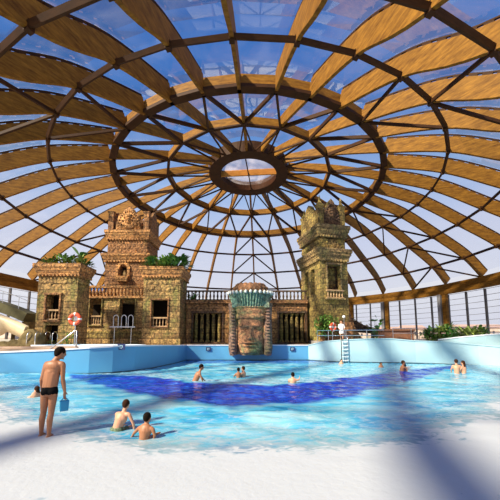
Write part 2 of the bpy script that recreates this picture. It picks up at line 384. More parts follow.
for k in range(0,NR,2):
    b=dp(*RZ['B'],az(k))
    for e in (-1,1): mb.beam(b,dp(4.7,RZ['O'][1],az(k+e)),.12,.16,(0,0,1),0)
mb.build('crown_bracing','steel',roof)
for k0 in (18,11,25,4,-4):
    for i,(ka,kb) in enumerate((('A','C'),('C','D'),('D','E'),('E','F'))):
        for e in (-1,1): strut(dk(ka,k0),dk(kb,k0+e),.16,.2)
# oculus ring drum
zo=RZ['O'][1]
mb=MB(); n=48
vs=[];fs=[]
for k in range(n):
    a=2*PI*k/n
    for (r,z) in ((3.45,zo),(4.85,zo-.05),(4.85,zo+1.2),(3.45,zo+1.2)): vs.append(dp(r,z,a))
for k in range(n):
    j=(k+1)%n
    for i in range(4): fs.append((k*4+i,j*4+i,j*4+(i+1)%4,k*4+(i+1)%4))
mb.add(vs,fs).build('oculus_ring','steel',roof); oc=roof.children[-1]; oc=[o for o in roof.children if o.name.startswith('oculus_ring')][0]
mb=MB(); vs=[dp(3.5,zo+.7,2*PI*k/n) for k in range(n)]+[dp(3.5,zo+.75,2*PI*k/n) for k in range(n)]
mb.add(vs,[tuple(range(n)),tuple(range(n,2*n))]).build('oculus_glazing','oculus',oc)
MB().beam(dp(3.5,zo+.05,math.radians(-95)),dp(3.5,zo+.05,math.radians(85)),.2,.75).build('oculus_beam','lining',oc)
MB().beam(dp(3.5,zo+.05,math.radians(-6)),dp(3.5,zo+.05,math.radians(174)),.1,.25).build('oculus_beam','steel',oc)
# glazing panes: one per bay
for k in range(NR):
    vs=[];fs=[]
    a,b=az(k),az(k+1)
    gp=prof_in[:-1]+outp(k); gp2=prof_in[:-1]+outp(k+1)
    for p,q,p2,q2 in zip(gp,normals(gp),gp2,normals(gp2)):
        u=p+q*(RD+.3); u2=p2+q2*(RD+.3)
        vs+=[dp(u.x,u.y,a),dp(u2.x,u2.y,b)]
    for i in range(len(gp)-1): fs.append((2*i,2*i+1,2*i+3,2*i+2))
    MB().add(vs,fs).build('roof_glazing','glass',roof)
# base ring: two tiers of timber
def ringbeam(r,z0,z1,w,name,mat):
    for k in range(NR):
        a0,a1=az(k),az(k+1)
        r_=r; r=r_+rz('F',k)[0]-31.5; r1=r_+rz('F',k+1)[0]-31.5
        P=[dp(r-w/2,z0,a0),dp(r1-w/2,z0,a1),dp(r1+w/2,z0,a1),dp(r+w/2,z0,a0),dp(r-w/2,z1,a0),dp(r1-w/2,z1,a1),dp(r1+w/2,z1,a1),dp(r+w/2,z1,a0)]
        MB().hexa(P).build(name,mat,roof); r=r_
ringbeam(31.6,9.1,10.0,.9,'base_ring_timber','glulam')
ringbeam(31.1,8.4,9.05,.5,'base_ring_fascia','glulam')
# ------------------------------------------------------------------ window wall under the dome
ZT=1.7
def facade(k0,k1,name,sub=2):
    root=thing(name,(0,0,0),None,None,kind='structure')
    mul=MB(); bars=MB(); gl=MB(); R=31.9
    for k in range(k0,k1):
        for s in range(sub):
            t=k+s/sub
            p=dp(R,0,az(t)); q=dp(R,0,az(t+1/sub))
            tt=Vector((math.cos(az(t)),math.sin(az(t)),0))
            mul.beam((p.x,p.y,ZT),(p.x,p.y,8.45),.16,.3,(math.sin(az(t)),-math.cos(az(t)),0),-.15)
            for z in [ZT+.1+.82*i for i in range(9)]:
                bars.beam((p.x,p.y,z),(q.x,q.y,z),.05,.05)
            gl.add([(p.x,p.y,ZT),(q.x,q.y,ZT),(q.x,q.y,8.45),(p.x,p.y,8.45)],[(0,1,2,3)])
    mul.build('mullion','mullion',root); bars.build('glazing_bar','greycol',root); gl.build('pane','clear',root)
facade(7,16,'window_1'); facade(20,28,'window_2')
# paired columns under the ring on the right
def kfor(px):
    rng=[6+.02*i for i in range(600)] if px>250 else [18+.02*i for i in range(600)]
    def sx(k):
        p=dp(31.2,0,az(k)); return 250+F_PX*p.x/(p.y*math.cos(TH)+.4)
    return min(rng,key=lambda k:abs(sx(k)-px))
for i,kk in enumerate((kfor(448),kfor(389),kfor(354))):
    a=az(kk)
    c=dp(31.2,0,a)
    lab=('tan timber pillar with a grey steel post, behind the flower bed on the right','tan timber pillar with a grey steel post, in the middle of the window wall by the brown counter','tan timber pillar at the end of the window wall just right of the carved tower')[i]
    t=thing('pillar',(c.x,c.y,ZT),lab,'pillar','pillars under the dome ring',rz=a)
    MB().box(-.32,.32,-.25,.25,0,6.75).build('post','glulam',t)
    MB().box(.42,.95,.0,.45,0,6.75).build('post','greycol',t)['label']='grey steel post'
# ------------------------------------------------------------------ ground, terrace, pool
LW=[(-30,14.6),(-18,14.85),(-12.9,14.9),(-10,15.0),(-8.2,15.15),(-7.2,15.6),(-6.4,16.6),(-5.9,18.0),(-5.55,20),(-5.3,22),(-5.2,24.4)]
LWt=[1.05,1.1,1.14,1.25,1.36,1.42,1.42,1.4,1.36,1.3,1.27]
RW=[(5.0,24.4),(6.1,23.2),(7.3,22.3),(9.0,21.9),(10.6,21.7),(12.2,21.3),(13.7,20.6),(15.3,19.4),(16.6,17.9),(18.5,15.5),(21,12.5),(24,9)]
RWt=[1.27,1.6,1.72,1.8,1.82,1.66,1.6,1.42,1.24,1.2,1.2,1.2]
def offset(poly,d):
    out_=[]
    for i in range(len(poly)):
        a=Vector(poly[max(i-1,0)]);b=Vector(poly[min(i+1,len(poly)-1)]);t=(b-a).normalized(); out_.append((poly[i][0]-t.y*d,poly[i][1]+t.x*d))
    return out_
def wallrun(poly,zt,thick,z0,name,mat,lipmat=None):
    root=thing(name,(0,0,0),None,None,kind='structure')
    o=offset(poly,thick); vs=[]
    for (x,y),(u,v),z in zip(poly,o,zt): vs+=[(x,y,z0),(x,y,z-.04),(u,v,z-.04),(u,v,z0)]
    n=len(poly)
    MB().add(vs,[(i*4+k,i*4+(k+1)%4,i*4+4+(k+1)%4,i*4+4+k) for i in range(n-1) for k in range(4)]+[(3,2,1,0),tuple((n-1)*4+k for k in range(4))]).build('wall_face',mat,root)
    oo=offset(poly,-.05); o2=offset(poly,thick+.05); vs=[]
    for (x,y),(u,v),z in zip(oo,o2,zt): vs+=[(x,y,z-.05),(x,y,z+.02),(u,v,z+.02),(u,v,z-.05)]
    MB().add(vs,[(i*4+k,i*4+(k+1)%4,i*4+4+(k+1)%4,i*4+4+k) for i in range(n-1) for k in range(4)]+[(3,2,1,0),tuple((n-1)*4+k for k in range(4))]).build('wall_lip',lipmat or mat,root)
    oo=offset(poly,-.02); vs=[]
    for (x,y),(u,v) in zip(oo,poly): vs+=[(x,y,-.02),(x,y,.07),(u,v,.07),(u,v,-.02)]
    MB().add(vs,[(i*4+k,i*4+(k+1)%4,i*4+4+(k+1)%4,i*4+4+k) for i in range(n-1) for k in range(4)]).build('waterline_strip','waterline',root)
    return root
wallrun(LW,LWt,.35,-1.6,'wall_left','poolblue_shaded','lip')
wallrun([(-5.2,24.4),(0,24.4),(5.0,24.4)],[1.27,1.27,1.27],.35,-1.6,'wall_back','poolblue_shaded','lip')
wallrun(RW,RWt,.35,-1.6,'wall_right','poolpale','poolpale')
# upper curved parapet on the right, behind the lower wall
UW=[(13.9,21.3),(15.0,20.7),(16.2,19.8),(17.6,18.3),(19.4,16),(22,13)]
UWt=[1.75,1.92,2.08,2.25,2.38,2.45]
wallrun(UW,UWt,.3,1.0,'wall_terrace','poolpale','lip')
# pool floor: sloping beach
def shore(x): return 4.15+.068*x*x if abs(x)<9 else 4.15+.068*81+.9*(abs(x)-9)
def fz(x,y):
    s=y-shore(x)
    return -.035*(s+1.2) if s<0 else max(-1.25,-.042-.13*s)
poly_pool=[(-30,0),(-30,14.6)]+LW+RW+[(24,0)]
def inpoly(x,y,P=poly_pool):
    c=False;j=len(P)-1
    for i in range(len(P)):
        if (P[i][1]>y)!=(P[j][1]>y) and x<(P[j][0]-P[i][0])*(y-P[i][1])/(P[j][1]-P[i][1])+P[i][0]: c=not c
        j=i
    return c
def gridmesh(name,x0,x1,y0,y1,st,zf,mat,clip,root=None):
    nx=int((x1-x0)/st)+1; ny=int((y1-y0)/st)+1; vs=[];idx={};fs=[]
    ok=[[False]*nx for _ in range(ny)]
    for j in range(ny):
        for i in range(nx):
            x=x0+i*st;y=y0+j*st
            if clip(x,y): ok[j][i]=True; idx[(i,j)]=len(vs); vs.append((x,y,zf(x,y)))
    for j in range(ny-1):
        for i in range(nx-1):
            if ok[j][i] and ok[j][i+1] and ok[j+1][i] and ok[j+1][i+1]: fs.append((idx[(i,j)],idx[(i+1,j)],idx[(i+1,j+1)],idx[(i,j+1)]))
    me=bpy.data.meshes.new(name); me.from_pydata(vs,[],fs); me.polygons.foreach_set('use_smooth',[True]*len(fs)); me.materials.append(M[mat])
    o=bpy.data.objects.new(name,me); COL.objects.link(o); return o,vs
fl,_=gridmesh('floor',-30,24.3,-14,24.9,.6,lambda x,y:fz(x,max(y,0)),'beach',lambda x,y:True)
tag(fl,kind='structure')
def sm(a,b,x):
    t=max(0,min(1,(x-a)/(b-a))); return t*t*(3-2*t)
def lerp_tab(T,x):
    if x<=T[0][0]: return T[0][1]
    for (a,b),(c,d) in zip(T,T[1:]):
        if x<=c: return b+(d-b)*(x-a)/(c-a)
    return T[-1][1]
UP=[(-9.2,15.2),(-8.75,14.6),(-4.76,13.8),(-2.5,12.2),(-1.2,11.5),(0,11.2),(1.97,11.4),(4.5,13.0),(6.25,14.4),(9,16.4),(13,18.6),(15,19)]
LO=[(-9.2,15.2),(-8.2,13.9),(-6.5,12.3),(-4.4,10.4),(-2.3,8.9),(0,7.9),(1.4,8.2),(3.2,9.3),(6.3,12.2),(9.5,15),(13,18.3),(15,19)]
def fb(x,y,s): return noise.noise(Vector((x*s,y*s,3.1)))
def wz(x,y):
    s=y-shore(x); amp=sm(-1,3,s)
    z=.05*fb(x*.8,y*1.6,.9)+.035*fb(x,y*1.5,2.3)+.018*fb(x+9,y*1.3,5.1)
    u=lerp_tab(UP,x); z+=.10*math.exp(-((y-u)/.7)**2)
    return .012+z*amp*.9
wt,vs=gridmesh('pool_water',-24,20.4,1.4,24.3,.11,wz,'water',lambda x,y:inpoly(x,y) and not (y<3 and abs(x)>12))
at_=wt.data.color_attributes.new('mixmap','FLOAT_COLOR','POINT')
buf=[]
for (x,y,z) in vs:
    s=y-shore(x)
    jit=.55*fb(x,y,.8)+.25*fb(x,y,2.5)
    u=lerp_tab(UP,x)+jit*.9; l=lerp_tab(LO,x)+jit*.9
    d=sm(l-.25,l+.25,y)*(1-sm(u-.2,u+.2,y)) if u>l else 0
    d2=sm(20.6,22.6,y+jit)*sm(-5.6,-4.6,x)*(1-sm(5,8,x))*.8   # deep strip under the back wall
    d=max(d,d2)
    foam=.07
    foam+=.62*(1-sm(-.3,1.5,s+jit*1.1))*(.45+.55*sm(-2.2,-.4,s+jit))            # churned shallows
    foam+=.22*(1-sm(1,4.5,s+jit))
    foam+=.26*math.exp(-((y-u-1.0)/1.2)**2)*(u-l>.6)  # crest behind the deep band
    foam-=.18*d
    foam-=.25*(1-sm(-2.2,-.6,s+jit))               # thin sheet of water over dry-looking tile
    op=.25+.65*sm(-.6,2.5,s)
    op*=sm(-3.0,-1.0,s+jit)*.8+.2
    buf+=[d,max(0,foam),op,1]
at_.data.foreach_set('color',buf)
tag(wt,'rippling blue and white wave pool water filling the basin','water',kind='stuff')
# dark lane behind: terraces
mb=MB(); mb.slab([(-5.6,24.76),(5.2,24.76),(5.2,68),(-5.6,68)],-.2,1.2)
o=mb.build('floor_back','paving'); tag(o,kind='structure')
rt=offset(RW,.36)
poly=[rt[0]]+rt[1:]+[(40,9),(40,60),(5.2,60),(5.2,24.76)]
o=MB().slab(list(reversed(poly))[::-1],.9,1.18).build('floor_terrace','paving'); tag(o,kind='structure')
poly=[(7.2,23.0),(9.5,22.5),(12.3,21.9),(14.2,21.4),(15.6,20.9),(40,15),(40,68),(5.6,68),(5.6,25)]
o=MB().slab(poly,1.18,1.62).build('floor_garden','paving'); tag(o,kind='structure')
lt=offset(LW,.36)
poly=[(-40,14.9)]+lt[1:]+[(-5.6,68),(-40,68)]
o=MB().slab(poly,.5,1.0).build('floor_deck','decklight'); tag(o,kind='structure')
o=MB().slab([(-400,-100),(400,-100),(400,700),(-400,700)],-2.2,-1.9).build('floor_outside','outside'); tag(o,kind='structure')
# ring of outside ground raised beyond the window wall
vs=[];fs=[]
n=72
for k in range(n+1):
    a=math.radians(60)+k/n*math.radians(240)
    vs+=[dp(33,1.3,a),dp(380,1.3,a)]
for k in range(n): fs.append((2*k,2*k+1,2*k+3,2*k+2))
o=MB().add(vs,fs).build('floor_lawn','outside'); tag(o,kind='structure')
# ------------------------------------------------------------------ left deck steps and upper lagoon
st=thing('deck_steps',(-17,15.8,1.0),'striped terracotta and cream steps behind the left pool wall','steps')
for i in range(3):
    y0=.0+i*.46; z1=.12+.12*i
    xr=9.0-i*.9
    MB().box(-10,xr,y0,y0+.2,0,z1).build('tread','decklight',st)
    MB().box(-10,xr-.2,y0+.2,y0+.46,0,z1+.01).build('tread','terr',st)
lg=thing('lagoon_pool',(-10.3,19.0,1.0),'small raised pool with white rim on the deck before the pavilions','pool')
pts=[]; n=40
for k in range(n):
    a=2*PI*k/n; pts.append((3.6*math.cos(a),1.7*math.sin(a)))
pin=[(x*.93,y*.86) for x,y in pts]
vs=[];fs=[]
for (x,y),(u,v) in zip(pts,pin): vs+=[(x,y,0),(x,y,.42),(u,v,.42),(u,v,.0)]
for k in range(n):
    j=(k+1)%n
    for i in range(4): fs.append((k*4+i,j*4+i,j*4+(i+1)%4,k*4+(i+1)%4))
MB().add(vs,fs).build('rim','lip',lg)
M['lagoonwater']=simple('lagoon_water',(.16,.52,.78),.06,0,2,.2,.3,.03)
MB().slab(pin,.02,.33).build('water','lagoonwater',lg)
# ------------------------------------------------------------------ stone architecture
def wall_open(mb,x0,x1,z0,z1,y0,y1,ops):
    """front wall slab with rectangular openings (ox0,ox1,oz0,oz1)"""
    xs=sorted(set([x0,x1]+[o[0] for o in ops]+[o[1] for o in ops])); zs=sorted(set([z0,z1]+[o[2] for o in ops]+[o[3] for o in ops]))
    for a,b in zip(xs,xs[1:]):
        for c,d in zip(zs,zs[1:]):
            mx,mz=(a+b)/2,(c+d)/2
            if any(o[0]<mx<o[1] and o[2]<mz<o[3] for o in ops): continue
            mb.box(a,b,y0,y1,c,d)
def cornice(mb,x0,x1,y0,y1,z0,h,e=.25):
    mb.box(x0-e*.35,x1+e*.35,y0-e*.35,y1+e*.35,z0,z0+h*.25)
    mb.frustum(x0-e*.4,x1+e*.4,y0-e*.4,y1+e*.4,z0+h*.25,z0+h*.7,e*.5)
    mb.box(x0-e,x1+e,y0-e,y1+e,z0+h*.7,z0+h)
def dentils(mb,x0,x1,y0,z,h,w=.12,p=.26,dd=.1,side=None):
    n=max(1,int((x1-x0)/p))
    for i in range(n):
        x=x0+(i+.5)*(x1-x0)/n; mb.box(x-w/2,x+w/2,y0-dd,y0+.02,z,z+h)
def dentils_y(mb,y0,y1,x,z,h,sgn,w=.12,p=.26,dd=.1):
    n=max(1,int((y1-y0)/p))
    for i in range(n):
        y=y0+(i+.5)*(y1-y0)/n; mb.box(min(x,x+sgn*dd),max(x,x+sgn*dd),y-w/2,y+w/2,z,z+h)
def baluster_prof(h): return [(.05,0),(.05,.06*h),(.032,.12*h),(.06,.35*h),(.045,.55*h),(.028,.75*h),(.05,.92*h),(.05,h)]
def balustrade(parent,x0,x1,y,z,h,p=.28,mat='rail_stone',big=1.0,name='balustrade'):
    mb=MB(); mb.box(x0,x1,y-.1,y+.1,z,z+.1); mb.box(x0,x1,y-.13,y+.13,z+h-.12,z+h)
    n=max(2,int((x1-x0)/p))
    for i in range(n):
        x=x0+(i+.5)*(x1-x0)/n; mb.lathe([(r*big,zz) for r,zz in baluster_prof(h-.22)],(x,y,z+.1),8)
    return mb.build(name,mat,parent)
def frame(mb,x0,x1,z0,z1,y,w=.14,d=.12):
    mb.box(x0-w,x0,y-d,y+.05,z0,z1); mb.box(x1,x1+w,y-d,y+.05,z0,z1); mb.box(x0-w*1.4,x1+w*1.4,y-d*1.3,y+.05,z1,z1+w*1.2); mb.box(x0-w*1.3,x1+w*1.3,y-d*1.4,y+.05,z0-w,z0)
def relief(mb,x0,x1,z0,z1,y,n,r=.12,seed=0):
    mb.mark(); mb.box(x0-.05,x1+.05,y-.03,y+.02,z0-.05,z1+.05); rd=random.Random(seed)
    for i in range(n):
        x=rd.uniform(x0,x1);z=rd.uniform(z0,z1);q=r*rd.uniform(.5,1.1); mb.ell((x,y,z),(q,q*.5,q*rd.uniform(.7,1.4)),8,5)
def relief_side(mb,y0,y1,z0,z1,x,n,r=.12,seed=0):
    mb.mark(); mb.box(x-.03,x+.03,y0,y1,z0-.05,z1+.05); rd=random.Random(seed)
    for i in range(n):
        y=rd.uniform(y0,y1);z=rd.uniform(z0,z1);q=r*rd.uniform(.5,1.1); mb.ell((x,y,z),(q*.5,q,q*rd.uniform(.7,1.4)),8,5)
def masks(mb,cx,y,z,s=1):
    """small carved mask: head, brow, eyes, nose, ears"""
    mb.ell((cx,y,z),(.28*s,.16*s,.36*s),12,8); mb.box(cx-.24*s,cx+.24*s,y-.2*s,y,z+.1*s,z+.17*s)
    mb.ell((cx,y-.16*s,z-.03*s),(.05*s,.07*s,.12*s),8,5); mb.ell((cx,y-.14*s,z-.19*s),(.12*s,.06*s,.04*s),8,5)
    for q in(-1,1): mb.ell((cx+q*.1*s,y-.14*s,z+.04*s),(.05*s,.04*s,.035*s),8,5); mb.ell((cx+q*.3*s,y,z-.05*s),(.06*s,.08*s,.2*s),8,5)
    mb.frustum(cx-.25*s,cx+.25*s,y-.1*s,y+.1*s,z+.3*s,z+.55*s,.08*s)
# measured fronts --------------------------------------------------
def X(px,py,Y): return at(px,py,Y).x
def Zp(px,py,Y): return at(px,py,Y).z
Z0=1.0
# left pavilion
YL=21.6
x0=X(37,300,YL); x1=X(77,300,YL); zt=Zp(58,264,YL); y1=YL+1.6
pv=thing('stone_pavilion',((x0+x1)/2,YL,Z0),'ochre stone block pavilion with plants on its roof, at far left','pavilion')
w=(x1-x0)/2; H=zt-Z0; dd=1.6
wo=[(X(47,300,YL)-(x0+x1)/2,X(60,300,YL)-(x0+x1)/2,Zp(50,320,YL)-Z0,Zp(50,295,YL)-Z0),(X(47,300,YL)-(x0+x1)/2,X(60,300,YL)-(x0+x1)/2,0.0,Zp(50,325,YL)-Z0)]
mb=MB(); wall_open(mb,-w,w,0,H-.9,0,.5,wo); mb.box(-w,-w+.5,.5,dd,0,H-.9); mb.box(w-.5,w,.5,dd,0,H-.9); mb.box(-w+.03,w-.03,dd-.37,dd-.03,0,H-.92); mb.box(-w+.03,w-.03,.45,dd-.03,H-1.3,H-.92)
mb.build('wall','stoneA',pv)
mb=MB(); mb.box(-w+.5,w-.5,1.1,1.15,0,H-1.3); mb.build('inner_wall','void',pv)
mb=MB(); cornice(mb,-w,w,0,dd,H-.95,.95,.32); dentils(mb,-w,w,-.12,H-.98,.18); dentils_y(mb,0,dd,w+.12,H-.98,.18,1); mb.build('cornice','trimR',pv,bevel=.02)
mb=MB(); relief(mb,-w+.2,w-.2,H-1.45,H-1.05,0,26,.16,3); relief_side(mb,.2,dd-.2,H-1.45,H-1.05,w,30,.16,4); mb.build('frieze','stoneA',pv)
mb=MB(); frame(mb,wo[0][0],wo[0][1],wo[0][2],wo[0][3],0,.13,.12); mb.build('window_frame','stoneR',pv,bevel=.02)
balustrade(pv,wo[0][0],wo[0][1],.15,wo[0][2],.8,.2)
mb=MB(); cornice(mb,-w+.0,w,0,dd,.0,.35,.1); mb.build('plinth','stoneD',pv)
pav=(x0,x1,YL,dd,zt)
# right pavilion
YR=24.8
x0=X(143,300,YR); x1=X(180,300,YR); zt=Zp(160,267,YR); dd=2.7
pv2=thing('stone_pavilion',((x0+x1)/2,YR,Z0),'stone block pavilion with a leafy planted roof, beside the barred gallery','pavilion')
w=(x1-x0)/2; H=zt-Z0; cx=(x0+x1)/2
wo=[(X(152,300,YR)-cx,X(168,300,YR)-cx,Zp(150,327,YR)-Z0,Zp(150,300,YR)-Z0)]
mb=MB(); wall_open(mb,-w,w,0,H-.9,0,.45,wo); mb.box(-w,-w+.4,.45,dd,0,H-.9); mb.box(w-.4,w,.45,dd,0,H-.9); mb.box(-w+.03,w-.03,dd-.33,dd-.03,0,H-.92); mb.box(-w+.03,w-.03,.4,dd-.03,H-1.3,H-.92)
mb.build('wall','stoneA',pv2)
mb=MB(); mb.box(-w+.4,w-.4,1.7,1.8,0,H-1.3); mb.build('inner_wall','void',pv2)
mb=MB(); cornice(mb,-w,w,0,dd,H-.95,.95,.32); dentils(mb,-w,w,-.12,H-.98,.18); dentils_y(mb,0,dd,w+.12,H-.98,.18,1); mb.build('cornice','trimR',pv2,bevel=.02)
mb=MB(); relief(mb,-w+.2,w-.2,H-2.1,H-1.15,0,46,.2,5); relief_side(mb,.3,dd-.3,H-2.1,H-1.1,w,30,.18,6); mb.build('frieze','stoneA',pv2)
mb=MB(); frame(mb,*wo[0],0,.1,.1); mb.build('window_frame','stoneR',pv2,bevel=.02)
balustrade(pv2,wo[0][0],wo[0][1],.15,wo[0][2],.85,.24)
mb=MB(); mb.box(-w-.12,w+.12,-.12,dd,0,.8); mb.build('plinth','stoneA',pv2)
pav2=(x0,x1,YR,dd,zt)
# middle wing
YM=25.8
x0=X(80,310,YM); x1=pav2[0]-.02; cx=(x0+x1)/2
xa=X(84,300,YM)
wg=thing('palace_wing',(cx,YM,Z0),'stone wing with two dark doorways and a carved balcony, between the pavilions','building')
zb=Zp(110,297,YM)-Z0; zr=Zp(110,286.5,YM)-Z0
wo=[(X(90,310,YM)-cx,X(101.5,310,YM)-cx,Zp(95,325,YM)-Z0,Zp(95,299,YM)-Z0),(X(120,310,YM)-cx,X(135,310,YM)-cx,Zp(125,329,YM)-Z0,Zp(125,299,YM)-Z0)]
mb=MB(); wall_open(mb,x0-cx,x1-cx,0,zb-.1,0,.5,wo); mb.box(x0-cx,x1-cx,.5,1.6,zb-.5,zb-.1); mb.build('wall','stoneA',wg)
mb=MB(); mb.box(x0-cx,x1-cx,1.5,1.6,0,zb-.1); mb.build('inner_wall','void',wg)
mb=MB(); mb.box(x0-cx,x1-cx,-.18,.5,zb-.12,zb+.06); mb.box(x0-cx,x1-cx,-.12,.2,zr-.12,zr+.06)
n=19
for i in range(n):
    x=(x0-cx)+(i+.5)*((x1-x0)/n)
    mb.box(x-.07,x+.07,-.02,.14,zb+.05,zr-.1); mb.ell((x,-.03,(zb+zr)/2),(.1,.07,.26),8,6)
mb.build('balcony_rail','trimR',wg)
mb=MB()
for o_ in wo: mb=MB(); frame(mb,*o_,0,.1,.1); mb.build('door_frame','stoneG',wg,bevel=.02)
balustrade(wg,wo[0][0],wo[0][1],.15,wo[0][2],.85,.2)
mb=MB(); relief(mb,xa-cx-1,x1-cx,.9,1.4,0,30,.16,9); mb.build('moulding','stoneG',wg)
# left tower
YT=27.6
x0=X(106,250,YT); x1=X(148,250,YT); cx=(x0+x1)/2; w=(x1-x0)/2; dd=3.4
zz=lambda py: Zp(125,py,YT)-Z0
tw=thing('temple_tower',(cx,YT,Z0),'reddish square carved stone tower with crowned gable, rising between the two pavilions','tower')
mb=MB()
wall_open(mb,-w,w,0,zz(260),0,.6,[(X(120,270,YT)-cx,X(127.5,270,YT)-cx,zz(277),zz(266))]); mb.box(-w,w,.6,dd,0,zz(260))
mb.box(-w+.1,w-.1,.1,dd-.1,zz(255),zz(238)); mb.build('shaft','stoneR',tw)
mb=MB(); cornice(mb,-w,w,0,dd,zz(262),zz(254)-zz(262),.35); dentils(mb,-w,w,-.1,zz(262.5),.2); dentils_y(mb,0,dd,w+.1,zz(262.5),.2,1)
cornice(mb,-w+.1,w-.1,.1,dd-.1,zz(240),zz(230)-zz(240),.3); dentils(mb,-w,w,0,zz(240.5),.2); dentils_y(mb,.1,dd-.1,w,zz(240.5),.2,1); mb.box(-w-.1,w+.1,-.1,dd+.1,zz(262.3),zz(261.5)); mb.build('cornice','trimR',tw,bevel=.02)
mb=MB(); relief(mb,-w+.2,w-.2,zz(253),zz(241),.1,90,.17,12); relief_side(mb,.2,dd-.2,zz(253),zz(241),w-.1,60,.17,13); relief(mb,-w+.2,w-.2,zz(284),zz(278),0,40,.14,15); mb.build('frieze','stoneR',tw)
# niche with arch and figure
nx=X(123.5,270,YT)-cx
mb=MB()
for i in range(13):
    a=PI*i/12; a2=PI*(i+1)/12
    if i<12: mb.beam((nx+.52*math.cos(a),-.12,zz(269)+.62*math.sin(a)),(nx+.52*math.cos(a2),-.12,zz(269)+.62*math.sin(a2)),.3,.2,(0,-1,0),-.2)
mb.box(nx-.66,nx-.42,-.2,.1,zz(277),zz(269)); mb.box(nx+.42,nx+.66,-.2,.1,zz(277),zz(269)); mb.frustum(nx-.5,nx+.5,-.35,.1,zz(282),zz(277),.2)
na=mb.build('niche_arch','trimR',tw,bevel=.02)
mb=MB(); mb.ell((nx,.25,zz(271)),(.13,.12,.17)); mb.ell((nx,.25,zz(275)),(.24,.16,.4)); mb.build('niche_figure','trimG',na,smooth=True)
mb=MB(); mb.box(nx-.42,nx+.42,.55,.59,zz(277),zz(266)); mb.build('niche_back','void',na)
# crown
zc=zz(230)
def crown(t,w,dd,zc,h,mat,mat2,spike=False):
    for sx in (-1,1):
        for yy in (0.05,dd-.65):
            mb=MB(); x=sx*(w-.3); mb.box(x-.26,x+.26,yy,yy+.52,zc,zc+h*.68); mb.frustum(x-.26,x+.26,yy,yy+.52,zc+h*.68,zc+h*.8,.09)
            if spike: mb.lathe([(.2,0),(.24,.15),(.1,.35),(.14,.5),(.02,.9)],(x,yy+.26,zc+h*.8),8)
            mb.build('merlon',mat,t,bevel=.02)
    mb=MB()
    g=[(-w*.62,zc),(w*.62,zc),(w*.62,zc+h*.35),(w*.56,zc+h*.42),(w*.5,zc+h*.66),(w*.34,zc+h*.72),(w*.22,zc+h*.92),(0,zc+h*1.05),(-w*.22,zc+h*.92),(-w*.34,zc+h*.72),(-w*.5,zc+h*.66),(-w*.56,zc+h*.42),(-w*.62,zc+h*.35)]
    mb.prism(g,.1,.5); mb.prism([(x*.9,z) for x,z in g],dd-.5,dd-.15)
    mb.box(-w*.6,w*.6,.5,dd-.5,zc,zc+h*.4)
    gs=[(.1+(x/w+.75)/1.5*(dd-.2),z) for x,z in g]
    for sx in (-1,1):
        n=len(gs); xx=sx*(w-.12)
        mb.add([(xx-.15,y,z) for y,z in gs]+[(xx+.15,y,z) for y,z in gs],[tuple(range(n)),tuple(range(2*n-1,n-1,-1))]+[(i,i+n,(i+1)%n+n,(i+1)%n) for i in range(n)])
    gb=mb.build('gable',mat,t,bevel=.02)
    mb=MB()
    for i in range(19):
        a=PI*i/18; mb.ell((w*.52*math.cos(a),.06,zc+.15+h*.74*math.sin(a)),(.1,.1,.1),8,6)
    for i in range(11):
        a=PI*i/10; mb.ell((w*.36*math.cos(a),.03,zc+.1+h*.62*math.sin(a)),(.09,.1,.09),8,6)
    masks(mb,0,.05,zc+h*.42,1.0); mb.prism([(x*.93,zc+.02+(z-zc)*.93) for x,z in g],.04,.12)
    gc=mb.build('gable_carving',mat2,gb,smooth=True)
crown(tw,w,dd,zc,zz(206.5)-zc,'stoneR','trimR')
# central gallery
YG=26.9
x0=X(186,320,YG); x1=X(307.5,320,YG); cx=(x0+x1)/2
zz=lambda py: Zp(250,py,YG)-Z0
ga=thing('palace_gallery',(cx,YG,Z0),'long brown stone gallery with barred windows and a balustrade on top, behind the giant face','building')
wo=[(X(193,320,YG)-cx,X(222,320,YG)-cx,zz(342),zz(313)),(X(279,320,YG)-cx,X(305,320,YG)-cx,zz(342),zz(313))]
mb=MB(); wall_open(mb,x0-cx,x1-cx,0,zz(302),0,.6,wo); mb.box(x0-cx,x1-cx,.6,2.2,zz(304),zz(302)); mb.build('wall','stoneO',ga)
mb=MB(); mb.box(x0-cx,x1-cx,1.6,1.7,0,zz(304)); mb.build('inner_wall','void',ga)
mb=MB(); mb.box(x0-cx,x1-cx,-.2,.6,zz(302),zz(300.5)); mb.box(x0-cx,x1-cx,-.28,.6,zz(303.5),zz(302.3)); dentils(mb,x0-cx,x1-cx,-.05,zz(304.8),.14); mb.build('cornice','stoneR',ga)
balustrade(ga,x0-cx,x1-cx,0,zz(300.5),zz(290.5)-zz(300.5),.34,'stoneD',1.7)
for o_ in wo:
    n=5
    for i in range(n):
        mb=MB(); x=o_[0]+(i+.5)*(o_[1]-o_[0])/n; h=o_[3]-o_[2]
        mb.lathe([(.2,0),(.2,.12),(.13,.2),(.17,.5*h),(.12,h-.25),(.2,h-.12),(.2,h)],(x,.25,o_[2]),10)
        mb.build('window_column','stoneG',ga)
    mb=MB(); frame(mb,*o_,0,.14,.1); mb.build('window_frame','stoneD',ga)
mb=MB(); relief(mb,x0-cx+.2,x1-cx-.2,zz(311),zz(305),0,60,.16,31); mb.build('frieze','stoneR',ga)
# ledge over the pool wall
yl=24.85
o=MB().box(X(180,344,yl),X(312,344,yl),yl,26.85,1.2,1.36).build('stone_ledge','stoneD'); tag(o,'low dark stone ledge along the foot of the gallery behind the pool wall','ledge')
